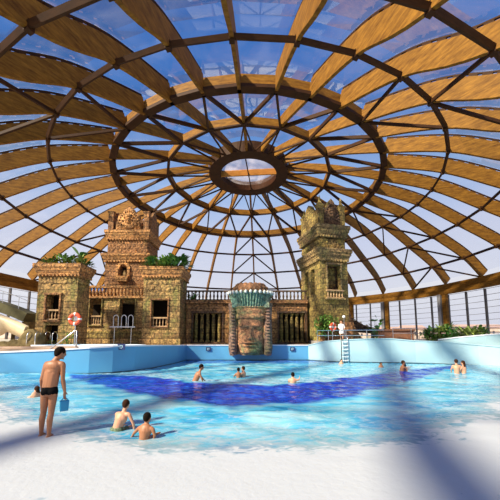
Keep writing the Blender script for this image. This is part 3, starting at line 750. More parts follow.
# right tower (turned 15 degrees)
c=at(320.5,300,24.9)
AR=math.radians(14)
tr=thing('temple_tower',(c.x,c.y,Z0+.18),'tall mossy yellow-green carved stone tower with spiked crown, right of the giant face','tower',rz=AR)
W2,D2=2.75,3.9
zz=lambda py: Zp(321,py,24.9)-Z0-.18
ops=[(.72,1.98,zz(290),zz(264))]
mb=MB()
wall_open(mb,0,W2,0,zz(258),0,.5,ops)
# left side wall with two slots
mb.box(.0,.4,.5,D2,0,zz(292)); mb.box(.0,.4,.5,D2,zz(266),zz(258))
for a,b in ((.5,1.0),(1.75,2.3),(3.0,D2)): mb.box(0,.4,a,b,zz(292),zz(266))
mb.box(W2-.4,W2,.5,D2,0,zz(258)); mb.box(.03,W2-.03,D2-.33,D2-.03,0,zz(258)-.02); mb.box(.03,W2-.03,.3,D2-.03,zz(262),zz(258)-.02)
mb.box(.1,W2-.1,.1,D2-.1,zz(252),zz(238)); mb.build('shaft','stoneG',tr)
mb=MB(); mb.box(.5,W2-.4,.75,.85,0,zz(260)); mb.box(.85,.95,.5,D2-.3,0,zz(262)); mb.build('inner_wall','stoneD',tr)
mb=MB(); cornice(mb,0,W2,0,D2,zz(260),zz(248)-zz(260),.36); dentils(mb,0,W2,-.12,zz(261),.2); dentils_y(mb,0,D2,-.12,zz(261),.2,-1)
mb.box(-.28,W2+.28,-.28,D2+.28,zz(254.5),zz(253.2)); cornice(mb,.05,W2-.05,.05,D2-.05,zz(236),zz(224)-zz(236),.34); dentils(mb,0,W2,-.08,zz(236.5),.2); dentils_y(mb,0,D2,-.08,zz(236.5),.2,-1); mb.box(-.2,W2+.2,-.2,D2+.2,zz(230.5),zz(229)); mb.build('cornice','trimG',tr,bevel=.02)
mb=MB(); relief(mb,.2,W2-.2,zz(247),zz(238),.1,60,.16,41); relief_side(mb,.2,D2-.2,zz(247),zz(238),.1,70,.17,42); relief(mb,.9,1.8,zz(284),zz(266),.72,22,.2,43)
mb.build('frieze','stoneG',tr)
mb=MB(); frame(mb,*ops[0],0,.14,.14); mb.build('window_frame','trimG',tr,bevel=.02)
balustrade(tr,ops[0][0]-.2,ops[0][1]+.2,-.15,zz(298),zz(289.5)-zz(298),.24,'rail_stone',1.3)
mb=MB(); mb.box(ops[0][0]-.3,ops[0][1]+.3,-.35,.1,zz(299.5),zz(298)); mb.build('balcony_shelf','trimG',tr,bevel=.02)
cr=thing('tmp',(0,0,0),None,None); cr.parent=tr
zc=zz(224)
class _P: pass
def shift_children(parent,fn,dx):
    before=set(bpy.data.objects); fn()
    for o in set(bpy.data.objects)-before:
        if o.parent==parent: o.location.x+=dx
bpy.data.objects.remove(cr)
shift_children(tr,lambda:crown(tr,W2/2,D2,zc,zz(197.5)-zc,'stoneG','stoneD',True),W2/2)
# buttress skirt of the right tower
mb=MB(); 
mb.prism([(W2-.05,0),(W2+2.6,0),(W2+1.3,.75),(W2+.65,1.7),(W2+.25,3.0),(W2-.05,4.6)],.2,D2-.5)
mb.build('buttress','stoneR',tr)
mb=MB(); mb.box(-.1,W2+.1,-.3,0.02,0,zz(322)); mb.build('plinth','stoneR',tr)
# side roof structure right of the tower (low dark pitched roof with pale studs)
c2=at(358,335,29)
ks_=thing('garden_shelter',(c2.x,29,1.62),'low dark sloping thatched shelter beside the carved tower','shelter')
mb=MB(); mb.prism([(-1.6,1.0),(-1.6,2.4),(-1.0,2.5),(.6,1.55),(2.6,.95),(2.6,.7)],0,2.4); mb.build('roof','stoneD',ks_)
mb=MB()
for i in range(6): MB().ell((-.9+i*.6,-.03,2.3-i*.27),(.13,.06,.1),8,5).build('stud','cream',ks_)
mb=MB(); mb.box(-1.5,-1.3,.2,.4,0,1.2); mb.box(2.3,2.5,.2,.4,0,.8); mb.box(-1.5,-1.3,1.9,2.1,0,1.2); mb.box(2.3,2.5,1.9,2.1,0,.8); pass
for x,y,h in ((-1.4,.3,1.2),(2.4,.3,.8),(-1.4,2.0,1.2),(2.4,2.0,.8)): MB().box(x-.1,x+.1,y-.1,y+.1,0,h).build('post','bark',ks_)
# ------------------------------------------------------------------ giant face
fc=at(250.5,355,23.75)
gf=thing('sculpture',(fc.x,23.95,fc.z),'giant carved stone face with fluted green headdress overhanging the back pool wall','sculpture')
S=1/12.0; zf=lambda py: Zp(250,py,23.75)-fc.z
def grid_surface(fn,nu,nv):
    vs=[];fs=[]
    for j in range(nv+1):
        for i in range(nu+1): vs.append(fn(i/nu*2-1,j/nv))
    for j in range(nv):
        for i in range(nu): a=j*(nu+1)+i; fs.append((a,a+1,a+nu+2,a+nu+1))
    return vs,fs
G=lambda u,c,s: math.exp(-((u-c)/s)**2)
fh=zf(319); fw=1.18
def facefn(u,v):
    wv=fw*(.72+.28*sm(0,.35,v))
    x=u*wv; y=-.95*math.sqrt(max(0,1-(abs(u)**2.6)))
    cx=math.cos(u*1.2)
    b=0
    b+=.20*G(v,.80,.045)*(G(u,-.4,.3)+G(u,.4,.3))          # brows
    b-=.36*G(v,.68,.075)*(G(u,-.38,.2)+G(u,.38,.2))       # sockets
    b+=.24*G(v,.665,.035)*(G(u,-.38,.15)+G(u,.38,.15))    # lids
    b+=.34*G(u,0,.10+.08*G(v,.47,.08))*sm(.80,.47,v)*sm(.40,.46,v)  # nose
    b+=.16*G(v,.475,.04)*(G(u,-.14,.07)+G(u,.14,.07))     # nostrils
    b+=.20*G(v,.340,.025)*G(u,0,.36)                      # upper lip
    b-=.24*G(v,.300,.018)*G(u,0,.36)
    b+=.15*G(v,.265,.028)*G(u,0,.30)                      # lower lip
    b-=.14*G(v,.20,.035)*G(u,0,.3)
    b+=.12*G(v,.12,.07)*G(u,0,.3)                         # chin
    b+=.06*G(v,.42,.12)*(G(u,-.5,.2)+G(u,.5,.2))
    return (x,y-b+.25*(1-sm(0,.08,v)),v*fh)
vs,fs=grid_surface(facefn,70,110)
mb=MB(); mb.add(vs,fs); mb.box(-1.1,1.1,-.3,.6,0.05,fh); o=mb.build('face','facec',gf,smooth=True)
mb=MB()
for sx in (-1,1):
    for i in range(9):
        pass
for sx in (-1,1):
    mb=MB(); mb.tube([(sx*1.38,-.35,.02),(sx*1.42,-.42,.5),(sx*1.40,-.4,2.0),(sx*1.42,-.35,3.2),(sx*1.52,-.3,4.2)],[.30,.36,.34,.32,.3],14)
    for i in range(14): mb.ell((sx*1.40,-.72,.3+i*.25),(.2,.12,.1),8,5)
    mb.box(sx*1.4-.3,sx*1.4+.3,-.3,.6,.05,4.2)
    mb.build('side_lappet','lappet',gf,smooth=False)
for sx in (-1,1):
    mb=MB(); mb.ell((sx*1.12,-.5,zf(333)),(.12,.2,.6),10,8); mb.build('ear','facec',gf,smooth=True)
def bandfn(z0,z1,r0,r1,push):
    mb=MB(); vs=[];fs=[]; n=40
    for j in range(5):
        t=j/4; r=r0+(r1-r0)*t; z=z0+(z1-z0)*t; b=push*math.sin(PI*t)
        for i in range(n+1):
            a=PI*i/n; vs.append((-(r+b)*math.cos(a),-(1.0+b)*math.sin(a)**.7 if math.sin(a)>0 else 0,z))
    for j in range(4):
        for i in range(n): q=j*(n+1)+i; fs.append((q,q+1,q+n+2,q+n+1))
    return mb.add(vs,fs)
mb=bandfn(zf(319.5),zf(314.5),1.22,1.28,.1); t=bandfn(zf(314.5),zf(308.5),1.26,1.36,.05); mb.add(t.v,t.f); t=bandfn(zf(309),zf(307),1.42,1.42,.08); mb.add(t.v,t.f); mb.box(-1.25,1.25,-.6,.6,zf(319),zf(307)); mb.build('headband','facec',gf,smooth=True)
# pleated headdress
vs=[];fs=[];n=132;m=14; z0,z1=zf(308),zf(293.5)
for j in range(m+1):
    t=j/m; r=1.42+.40*t**1.3; ry=1.05+.28*t**1.3; z=z0+(z1-z0)*t
    for i in range(n+1):
        a=PI*i/n; pl=.05*(1+t)*math.cos(i*2*PI/6); vs.append((-(r+pl)*math.cos(a),-(ry+pl)*math.sin(a),z+.10*t*math.cos(i*2*PI/6)))
for j in range(m):
    for i in range(n): q=j*(n+1)+i; fs.append((q,q+1,q+n+2,q+n+1))
mb=MB().add(vs,fs); mb.box(-1.5,1.5,-.8,.6,z0,z1-.1); hd=mb.build('headdress','pleat',gf,smooth=False)
mb=MB()
for i in range(15):
    a=PI*(i+.5)/15; mb.ell((-1.86*math.cos(a),-1.38*math.sin(a),z1+.0),(.12,.1,.15),8,6)
o=mb.build('scallop','paleseal',hd,smooth=True)
mb=MB()
for ring,(rr,zz_,q) in enumerate(((1.36,.14,.26),(1.25,.42,.26),(1.05,.66,.24))):
    for i in range(16):
        a=PI*2*(i+.5*ring)/16; mb.ell((rr*math.cos(a),-.05+rr*.7*math.sin(a),z1+zz_),(q,q,.18),8,6)
mb.lathe([(1.3,0),(1.3,.4),(1.1,.72),(.2,.85)],(0,-.05,z1-.05),20)
mb.build('crown_tuft','tuft',gf,smooth=True)
# ------------------------------------------------------------------ plants
def leafblade(mb,base,dirv,L,w,droop,n=5):
    d=Vector(dirv).normalized(); side=d.cross(Vector((0,0,1)))
    if side.length<.05: side=Vector((1,0,0))
    side.normalize(); p=Vector(base); vs=[]
    for i in range(n+1):
        t=i/n; q=p+d*L*t+Vector((0,0,-droop*L*t*t)); ww=w*math.sin(PI*min(.97,max(.06,t*.93+.05)))
        vs+=[q-side*ww/2+Vector((0,0,.12*ww)),q,q+side*ww/2+Vector((0,0,.12*ww))]
    fs=[]
    for i in range(n): a=i*3; fs+= [(a,a+1,a+4,a+3),(a+1,a+2,a+5,a+4)]
    mb.add(vs,fs)
def clump(name,loc,label,cat_,R,H,n,lw,mat,seed,group=None,droop=.5,stem=True):
    rd=random.Random(seed); t=thing(name,loc,label,cat_,group)
    mb=MB(); st=MB()
    for i in range(n):
        a=rd.uniform(0,2*PI); r=R*math.sqrt(rd.random())*.55; e=rd.uniform(.15,1.3)
        b=(r*math.cos(a),r*math.sin(a),H*rd.uniform(.0,.9)*(1-r/R*.5))
        leafblade(mb,b,(math.cos(a)*math.cos(e),math.sin(a)*math.cos(e),math.sin(e)),rd.uniform(.5,1)*R*.75,lw*rd.uniform(.7,1.2),droop*rd.uniform(.3,1))
        if i%4==0: st.tube([(0.3*b[0],.3*b[1],0),(b[0],b[1],b[2]+.02)],.015,5)
    mb.build('foliage',mat,t); 
    if stem: st.build('stem','bark',t)
    return t
x0,x1,yy,dd,zt=pav
clump('shrub',(x0+.45,yy+.5,zt),'dark leafy plant at the left corner of the far-left pavilion roof','plant',.75,.6,60,.2,'leaf',1,'plants on the left pavilion roof')
clump('shrub',(x0+1.3,yy+.6,zt),'pale bushy plant second from left on the far-left pavilion roof','plant',.8,1.0,60,.18,'leafL',2,'plants on the left pavilion roof')
clump('shrub',(x0+2.05,yy+.4,zt),'glossy dark plant in the middle of the far-left pavilion roof','plant',.8,.6,60,.2,'leaf',3,'plants on the left pavilion roof')
clump('shrub',(x0+2.75,yy+.5,zt),'olive plant near the right corner of the far-left pavilion roof','plant',.8,.75,60,.18,'leafY',4,'plants on the left pavilion roof')
clump('shrub',(x1-.25,yy+1.2,zt),'dark trailing plant on the side edge of the far-left pavilion roof','plant',.8,.5,60,.2,'leaf',5,'plants on the left pavilion roof')
# big upright leaf plant
pb=thing('banana_plant',(X(72,262,yy)+.0,yy+1.1,zt),'single broad dark green leaf standing up from the far-left pavilion roof','plant')
MB().tube([(0,0,0),(-.05,0,.6),(0,0,1.0)],[.05,.04,.03],6).build('stem','leaf',pb)
mb=MB(); leafblade(mb,(0,0,.75),(-.45,-.3,.75),1.2,.95,.1); leafblade(mb,(0,0,.8),(.5,-.2,.5),.9,.7,.3); leafblade(mb,(0,0,.7),(-.2,-.5,.1),.6,.5,.4); mb.build('leaf','leaf',pb)
x0,x1,yy,dd,zt=pav2
clump('shrub',(x0+.5,yy+.45,zt),'leafy shrub at the left end of the planted roof beside the gallery','plant',1.0,.9,80,.24,'leaf',6,'plants on the right pavilion roof')
clump('shrub',(x0+1.6,yy+.5,zt),'broad pale-tipped shrub in the middle of the planted roof beside the gallery','plant',1.3,1.1,90,.28,'leafL',7,'plants on the right pavilion roof')
clump('shrub',(x1-.5,yy+.6,zt),'big dark shrub at the right end of the planted roof beside the gallery','plant',1.45,1.0,110,.32,'leaf',8,'plants on the right pavilion roof')
pf=thing('palm',(x0+1.0,yy+1.4,zt),'feathery little palm rising above the roof planting beside the red tower','plant')
MB().tube([(0,0,0),(.02,0,.9)],[.06,.04],6).build('trunk','bark',pf)
mb=MB()
for i in range(11):
    a=2*PI*i/11; 
    for s in range(9):
        t=s/8; p=Vector((math.cos(a)*t*1.0,math.sin(a)*t*1.0,.9+.75*t-.75*t*t))
        for q in(-1,1): leafblade(mb,p,(math.cos(a+q*1.0),math.sin(a+q*1.0),.1),.3,.05,.5,2)
mb.build('frond','leafL',pf)
p=at(191,291,26.5); 
clump('shrub',(p.x,27.2,5.35),'small dark plant peeking over the gallery balustrade by the right pavilion','plant',.8,.9,50,.2,'leaf',9)
# tree-like bush at the right tower foot
p=at(328,340,24.3)
tb=thing('bush',(p.x-.1,25.15-.75,1.3),'pale green twiggy bush growing at the foot of the mossy tower','bush')
mb=MB(); st=MB(); rd=random.Random(77)
for i in range(7):
    a=rd.uniform(0,2*PI); st.tube([(0,0,-.1),(.25*math.cos(a),.12*math.sin(a),.9),(.65*math.cos(a),.3*math.sin(a),1.9+rd.uniform(-.3,.3))],[.05,.035,.015],5)
for i in range(520):
    a=rd.uniform(0,2*PI); e=rd.uniform(-1,1); r=1.05*rd.random()**.4; b=Vector((r*math.cos(a)*math.cos(e),.55*r*math.sin(a)*math.cos(e),1.75+1.0*r*math.sin(e)))
    leafblade(mb,b,(rd.uniform(-1,1),rd.uniform(-1,1),rd.uniform(-.6,.8)),rd.uniform(.2,.36),.15,.4,2)
mb.build('foliage','leafL',tb); st.build('branch','bark',tb)
# plants at the left foot of the pavilion
for i,(px,py,Y,R,H,mt,lab) in enumerate(((68,337,20.9,.7,1.5,'leafL','light green fern below the lifebuoy at the far-left pavilion'),(48,338,20.6,.6,.7,'leafY','low olive plant behind the left pool ladder'))):
    p=at(px,py,Y); clump('fern',(p.x,Y,1.0),lab,'plant',R,H,60,.1,mt,50+i)
# right garden planting
for i,(px,py,R,H,mt,lab) in enumerate(((432,342,.8,.6,'leaf','dark bushy plant at the left end of the flower bed on the right wall'),(441,343,.75,.75,'leafY','olive bush left of the pale parapet on the right wall'),(450,343,.7,.6,'leaf','dark round bush in front of the grey window column'),(447,334,.9,1.2,'leafL','tall light green bush behind the terrace rail at right'),(468,335,1.0,.55,'leafY','low spreading hedge plant above the curved parapet'),(480,334,.8,.55,'leafL','grassy plant at the far right above the curved parapet'))):
    Y=23.2 if i<3 else (26 if i==3 else 23.5); p=at(px,py,Y); z=1.62 if True else p.z
    if i<3: Y=22.6-.5*i; p=at(px,py,Y)
    if i>3: Y=21.4; p=at(px,py,Y)
    clump('garden_bush',(p.x,Y,1.62),lab,'plant',R*1.15,H+.5,150,.19,mt,60+i,'bushes on the right terrace')
rd=random.Random(5)
for i,(px,py) in enumerate(((436,336),(444,339),(452,335))):
    p=at(px,py,21.4); t=thing('flower',(p.x,p.y,1.62),('pinkish flower stalk in the left part of the terrace flower bed','orange flower stalk in the middle of the terrace flower bed','pink flower stalk by the pale parapet in the flower bed')[i],'flower','flowers in the right flower bed')
    MB().tube([(0,0,0),(.02,0,.55)],.015,5).build('stem','leaf',t)
    mb=MB()
    for q in range(6): mb.ell((.09*math.cos(q*1.05),.09*math.sin(q*1.05),.58),(.07,.07,.04),6,4)
    mb.build('bloom','roofc',t)
# dark big-leaf plant behind the shelter
p=at(374,320,27); t=clump('big_leaf_plant',(p.x+.3,27,1.62),'large dark drooping leaf plant in front of the window wall, right of the tower','plant',1.1,2.6,26,.5,'leaf',91,droop=.3)
for q in range(4):
    pass
# ------------------------------------------------------------------ ladders, rails, lifebuoys, signs
def grabrails(loc,label,rz=0,h=.95,w=.5,d=.55,steps=0,name='pool_ladder'):
    t=thing(name,loc,label,'ladder',rz=rz)
    for sx in (-1,1):
        pts=[(sx*w/2,0,0),(sx*w/2,0,h*.75)]
        for i in range(9):
            a=PI-PI*i/8; pts.append((sx*w/2,d/2+d/2*math.cos(a),h*.75+h*.25*math.sin(a)))
        pts.append((sx*w/2,d,-.0)); MB().tube(pts,.028,8).build('rail','metal',t,smooth=True)
    return t
p=ground(41,340,1.3) ; grabrails((at(33,339,19.6).x,19.4,1.0),'left steel grab-rail pair of the small raised pool, far left',h=1.25,w=.55,name='grab_rails')
grabrails((at(41,339,19.6).x-.05,20.4,1.0),'second steel grab-rail pair behind the small raised pool, left of the lifebuoy',h=1.3,w=.5,name='grab_rails')
# steel frame with three hoops at doorway
p=at(124,327,24.6)
t=thing('hoop_stand',(p.x,24.4,1.0),'white steel stand with three hoops in front of the dark doorway','railing')
zb=p.z-1.0
for i,x in enumerate((-.62,.05,.62)):
    pts=[(x-.2,0,zb*.0+zb-.1),(x-.2,0,zb+.75)]+[(x-.2*math.cos(PI*k/8),0,zb+.75+.25*math.sin(PI*k/8)) for k in range(9)]+[(x+.2,0,zb-.1)]
    MB().tube(pts,.032,8).build('hoop','white',t,smooth=True)
MB().tube([(-1.1,0,zb),(1.0,0,zb)],.05,8).build('crossbar','white',t)
for x in(-.7,.7): MB().tube([(x,0,0),(x,0,zb)],.035,8).build('post','metal',t)
# handrail behind man: slopes from wall up to post near (76,330)-(76,350)
a=at(77,331,16.0); b=at(76.5,349,16.0); c3=at(47,350.5,15.6)
t=thing('handrail',(a.x,16.0,1.0),'sloping steel handrail on the deck behind the standing man','handrail')
MB().tube([Vector((0,0,0)),Vector((0,0,a.z-1.0)),Vector((-.1,0,a.z-.98)),Vector((c3.x-a.x,-.3,c3.z-1.0)),Vector((c3.x-a.x,-.3,0))],.035,8).build('rail','metal',t,smooth=True)
def lifebuoy(loc,label,R=.38,rz=0):
    t=thing('lifebuoy',loc,label,'lifebuoy','lifebuoys on stands',rz=rz)
    vs=[];fs=[];n=32;m=10;r=R*.27
    for i in range(n):
        a=2*PI*i/n
        for j in range(m):
            b=2*PI*j/m; q=R-r+r*math.cos(b); vs.append((q*math.cos(a),r*.8*math.sin(b),q*math.sin(a)))
    for i in range(n):
        for j in range(m): fs.append((i*m+j,((i+1)%n)*m+j,((i+1)%n)*m+(j+1)%m,i*m+(j+1)%m))
    MB().add(vs,fs).build('ring','red',t,smooth=True)
    for k in range(4):
        vs=[];fs=[]
        for i in range(4):
            a=PI/2*k+(i-1.5)*.09+.0
            for j in range(m):
                b=2*PI*j/m; q=R-r+(r+.008)*math.cos(b); vs.append((q*math.cos(a),(r*.8+.008)*math.sin(b),q*math.sin(a)))
        for i in range(3):
            for j in range(m): fs.append((i*m+j,(i+1)*m+j,(i+1)*m+(j+1)%m,i*m+(j+1)%m))
        MB().add(vs,fs).build('band','white',t,smooth=True)
    return t
p=at(74.5,319,20.0); lifebuoy((p.x,20.05,p.z),'orange lifebuoy with white bands in front of the far-left pavilion',.46)
t=thing('lifebuoy_stand',(p.x,20.15,1.0),'thin steel post carrying the left lifebuoy','post'); MB().tube([(0,0,0),(0,0,p.z-1.0+.3)],.035,8).build('post','metal',t); MB().box(-.12,.12,-.02,.02,p.z-1.0-.1,p.z-1.0+.25).build('bracket','metal',t)
p=at(333,327,23.55); lifebuoy(tuple(p),'orange lifebuoy standing by the terrace rail beside the person in white',.36,.5)
t=thing('lifebuoy_stand',(p.x,23.75,1.18),'thin steel post carrying the lifebuoy on the right terrace','post'); MB().tube([(0,0,0),(0,0,p.z-1.18+.2)],.03,8).build('post','metal',t); MB().box(-.1,.1,-.02,.02,p.z-1.18-.1,p.z-1.18+.2).build('bracket','metal',t)
# steel rail along right terrace
def railrun(pts,z,h,label,bars=2):
    t=thing('terrace_railing',(pts[0][0],pts[0][1],z),label,'railing')
    o0=Vector((pts[0][0],pts[0][1]))
    L=[Vector((x,y))-o0 for x,y in pts]
    for b in range(bars): MB().tube([(p.x,p.y,h-b*.42) for p in L],.03,6).build('rail','metal',t)
    for i,(p,q) in enumerate(zip(L,L[1:])):
        n=max(1,int((q-p).length/1.3))
        for k in range(n): s=p.lerp(q,k/n); MB().tube([(s.x,s.y,0),(s.x,s.y,h)],.028,6).build('post','metal',t)
    return t
railrun([(5.7,24.1),(6.5,23.65),(7.7,22.95),(9.2,22.6),(10.5,22.45)],1.62,.85,'steel rail along the terrace edge right of the carved tower')
railrun([(12.2,24.5),(15,24),(18,22.6),(21,20.5),(25,17)],1.62,1.05,'steel rail behind the flower bed on the right terrace')
# brown slatted bench-like crate between
p=at(398,332,25)
t=thing('bar_counter',(p.x,25,1.62),'low brown wooden counter by the window pillar on the right terrace','counter')
MB().box(-1.5,1.5,0,.8,.85,1.0).build('top','lounger',t); MB().box(-1.4,1.4,.1,.7,0,.85).build('body','lounger',t)
# sun umbrellas/chairs on the terrace: small chairs
def chair(loc,rz,label,first=[None]):
    if first[0] is None:
        t=thing('terrace_chair',loc,label,'chair','chairs on the right terrace',rz=rz)
        MB().box(-.25,.25,-.25,.25,.42,.47).build('seat','decklight',t); MB().box(-.25,.25,.22,.27,.5,.95).build('backrest','decklight',t)
        for sx in(-1,1):
            for sy in(-1,1): MB().box(sx*.22-.02,sx*.22+.02,sy*.22-.02,sy*.22+.02,0,.5 if sy>0 else .42).build('leg','decklight',t)
        first[0]=t; return t
    t=copytree(first[0]); t.location=loc; t.rotation_euler=(0,0,rz); t['label']=label; return t
chs=((392,27.5,'pale chair beside the brown counter'),(404,28.5,'pale chair just right of the tan pillar'),(412,28,'pale chair at the middle of the window wall'),(421,29,'pale chair left of the tall light green bush'),(429,27,'pale chair behind the flower bed'))
for i,(px,Y,lab) in enumerate(chs):
    p=at(px,334,Y); chair((p.x,Y,1.62),i*1.3,lab)
# wall ladder
lx,ly=7.2,22.35
p=at(345,362,22.2)
t=thing('pool_ladder',(p.x,22.12,.02),'dark-railed steel ladder with light rungs on the right pool wall','ladder')
for sx in(-1,1): MB().tube([(sx*.24-.02,0,-.3),(sx*.24-.02,0,1.75),(sx*.24-.02,.12,1.95),(sx*.24-.02,.35,2.0)],.035,8).build('rail','mullion' if sx<0 else 'metal',t,smooth=True)
for i in range(6): MB().box(-.24,.24,-.05,.07,.12+i*.28,.17+i*.28).build('rung','white',t)
# depth signs: small dark squares with a white mark
def sign(px,py,Y,label,rz=0):
    p=at(px,py,Y); t=thing('depth_sign',tuple(p),label,'sign','small dark square signs on the pool wall',rz=rz)
    MB().box(-.2,.2,-.02,.01,-.16,.16).build('plate','navy',t)
    mb=MB(); mb.box(-.10,-.05,-.03,-.018,-.09,.09); mb.box(-.05,.03,-.03,-.018,.05,.09); mb.box(-.05,.03,-.03,-.018,-.09,-.05); mb.box(.03,.07,-.03,-.018,-.05,.09); mb.build('mark','poolpale',t)
sign(208.5,349,24.32,'small dark blue square sign on the back wall left of the stone face'); sign(292.5,349,24.32,'small dark blue square sign on the back wall right of the stone face')
# sign on left lip
sg=at(121.5,345.5,15.9)
sx_=[q for q in LW]
sign(121.5,346.8,15.85,'small dark blue square sign at the top of the left pool wall',rz=-1.2*0)
# blue sheet between pavilion and tower
p=at(100,284,27.0)
t=thing('blue_awning',(p.x,26.4,zb*0+5.6),'small bright blue awning behind the balcony at the left of the red tower','awning')
mb=MB(); mb.hexa([(-.9,0,.55),(.7,0,.55),(.7,.8,.55),(-.9,.8,.55),(-.9,0,.75),(.7,0,1.1),(.7,.8,1.1),(-.9,.8,.75)]); mb.build('cloth','tarp',t); MB().box(-.7,-.6,.2,.3,0,.56).build('post','metal',t); MB().box(.5,.6,.2,.3,0,.56).build('post','metal',t)
# round white lamp on the tower base
p=at(343.8,316.8,24.2); c=tr.matrix_world
t=thing('globe_lamp',(p.x,24.2,p.z-.1),'small white globe lamp above the person in white by the tower','lamp')
MB().ell((0,0,.1),(.13,.13,.13),12,8).build('globe','white',t,smooth=True); MB().tube([(0,0,-1.9),(0,0,0)],.02,6).build('post','metal',t)
# ------------------------------------------------------------------ left: slide, rocks, beam
p=at(12,322,21)
sl=thing('water_slide',(p.x,20.6,1.0),'big cream curved water slide shell at the far left edge','slide')
vs=[];fs=[];nu,nv=28,16
A_=at(-40,305,20.5);B_=at(31,321,20.5)
for layer in (0,.12):
    for i in range(nu+1):
        t=i/nu; x=-9+t*10.6; top=Zp(0,308.5,20.6)-1.0-.02+ (0 if x<-2 else -((x+2)/3.6)**1.4*1.25)
        for j in range(nv+1):
            s=j/nv; a=s*PI*.62
            vs.append((x,-.2+layer+1.5*math.sin(a)*-.6+ .9*s,top-(1-math.cos(a))*1.25*(.85 if x<0 else .6)))
m=(nu+1)*(nv+1)
for L_ in (0,1):
    for i in range(nu):
        for j in range(nv): q=L_*m+i*(nv+1)+j; fs.append((q,q+1,q+nv+2,q+nv+1))
MB().add(vs,fs).build('shell','cream',sl,smooth=True)
MB().ell((-1.2,-.75,1.15),(.75,.12,.42),20,8).build('mural_patch','terr',sl,smooth=True)
for x in(-6,-3,0): MB().tube([(x,.6,0),(x,.6,1.2)],.12,8).build('support','rock',sl)
# rocks
for i,(px,py,Y,r,lab) in enumerate(((33,333,20.1,(1.05,.8,1.35),'tall brown mossy rock at the corner of the far-left pavilion'),(20,336,19.8,(1.0,.7,.85),'brown rock in the middle of the mound below the slide'),(8,338,19.6,(.9,.7,.6),'low brown rock at the left end of the mound below the slide'))):
    p=at(px,py,Y); mb=MB(); mb.ell((0,0,0),r,22,14)
    mb.v=[(x*(1+.25*noise.noise(Vector((x,y,z+i*7))*1.4)),y*(1+.2*noise.noise(Vector((x+5,y,z))*1.4)),max(-.05,z*(1+.3*noise.noise(Vector((x,y+3,z))*1.7)))) for x,y,z in mb.v]
    o=mb.build('rock','rock',smooth=True); o.location=(p.x,Y,1.03); tag(o,lab,'rock','rocks below the slide')
# olive beam/bridge
a=at(-30,300,24); b=at(33,318,24)
t=thing('footbridge',((a.x+b.x)/2,24,1.0),'dark olive arched footbridge behind the water slide at far left','bridge')
ox=(a.x+b.x)/2
mb=MB(); n=14
for i in range(n):
    def pt(u):
        x=a.x+(b.x-a.x)*u-ox; z=a.z+(b.z-a.z)*u**1.6+.35-1.0; return Vector((x,0,z))
    mb.beam(pt(i/n),pt((i+1)/n),1.4,.75,(0,0,1),-.75)
mb.build('deck','olive',t)
MB().tube([pt(i/10)+Vector((0,-.6,.95)) for i in range(11)],.025,6).build('handrail','metal',t)
for u in (.05,.3,.6,.85): MB().tube([pt(u)+Vector((0,-.6,0)),pt(u)+Vector((0,-.6,.95))],.02,6).build('post','metal',t)
for u in(.1,.95): q=pt(u); MB().box(q.x-.3,q.x+.3,-.4,.4,0,q.z-.8).build('pier','rock',t)
# ------------------------------------------------------------------ outside the glass
bs=[(372,200,9,5,'flat pale'),(398,230,14,7,'long low'),(415,180,8,6,'gabled'),(436,210,12,5,'wide'),(462,170,9,6,'near'),(485,190,14,7,'right'),(-8,150,10,5,'left')]
labs=['pale distant house beyond the glass, nearest the tower','long pale distant building beyond the glass left of centre of the window wall','distant house beyond the glass in the middle of the window wall','wide distant building behind the tall light green bush','distant house beyond the glass above the curved parapet','long distant building beyond the glass at the far right','low distant house beyond the glass at the far left']
for i,(px,Y,ww,hh,_) in enumerate(bs):
    p=at(px,330,Y); t=thing('house',(p.x,Y,1.3),labs[i],'house','distant houses beyond the glass')
    MB().box(-ww,ww,0,8,0,hh).build('wall','bldg',t); wl=t.children[0]
    mb=MB(); mb.add([(-ww-.5,-.5,hh),(ww+.5,-.5,hh),(ww+.5,8.5,hh),(-ww-.5,8.5,hh),(-ww+1,4,hh+2.6),(ww-1,4,hh+2.6)],[(0,1,5,4),(2,3,4,5),(1,2,5),(3,0,4),(3,2,1,0)]); mb.build('roof','roofc',t)
    for k in range(5): x=-ww+(k+.5)*2*ww/5; MB().box(x-.6,x+.6,-.08,.02,hh*.35,hh*.75).build('window','mullion',wl)
# ------------------------------------------------------------------ people
def capsule(mb,a,b,ra,rb,n=12):
    a=Vector(a);b=Vector(b);d=(b-a); L=d.length; d.normalize()
    pts=[];rr=[]
    for t in (-1,-.85,-.5): pts.append(a+d*ra*t); rr.append(ra*math.sqrt(max(0.0004,1-t*t)))
    pts.append(a);rr.append(ra);pts.append(b);rr.append(rb)
    for t in (.5,.85,1): pts.append(b+d*rb*t); rr.append(rb*math.sqrt(max(0.0004,1-t*t)))
    mb.tube(pts,rr,n)
def remeshed(mb,name,mat,parent,vox,smooth=4):
    o=mb.build(name+'_src',mat); m=o.modifiers.new('r','REMESH'); m.mode='VOXEL'; m.voxel_size=vox
    s=o.modifiers.new('s','SMOOTH'); s.factor=.5; s.iterations=smooth
    dg=bpy.context.evaluated_depsgraph_get(); dg.update(); me=bpy.data.meshes.new_from_object(o.evaluated_get(dg)); me.name=name
    bpy.data.objects.remove(o)
    me.polygons.foreach_set('use_smooth',[True]*len(me.polygons))
    me.materials.clear(); me.materials.append(M[mat])
    q=bpy.data.objects.new(name,me); COL.objects.link(q); q.parent=parent; return q
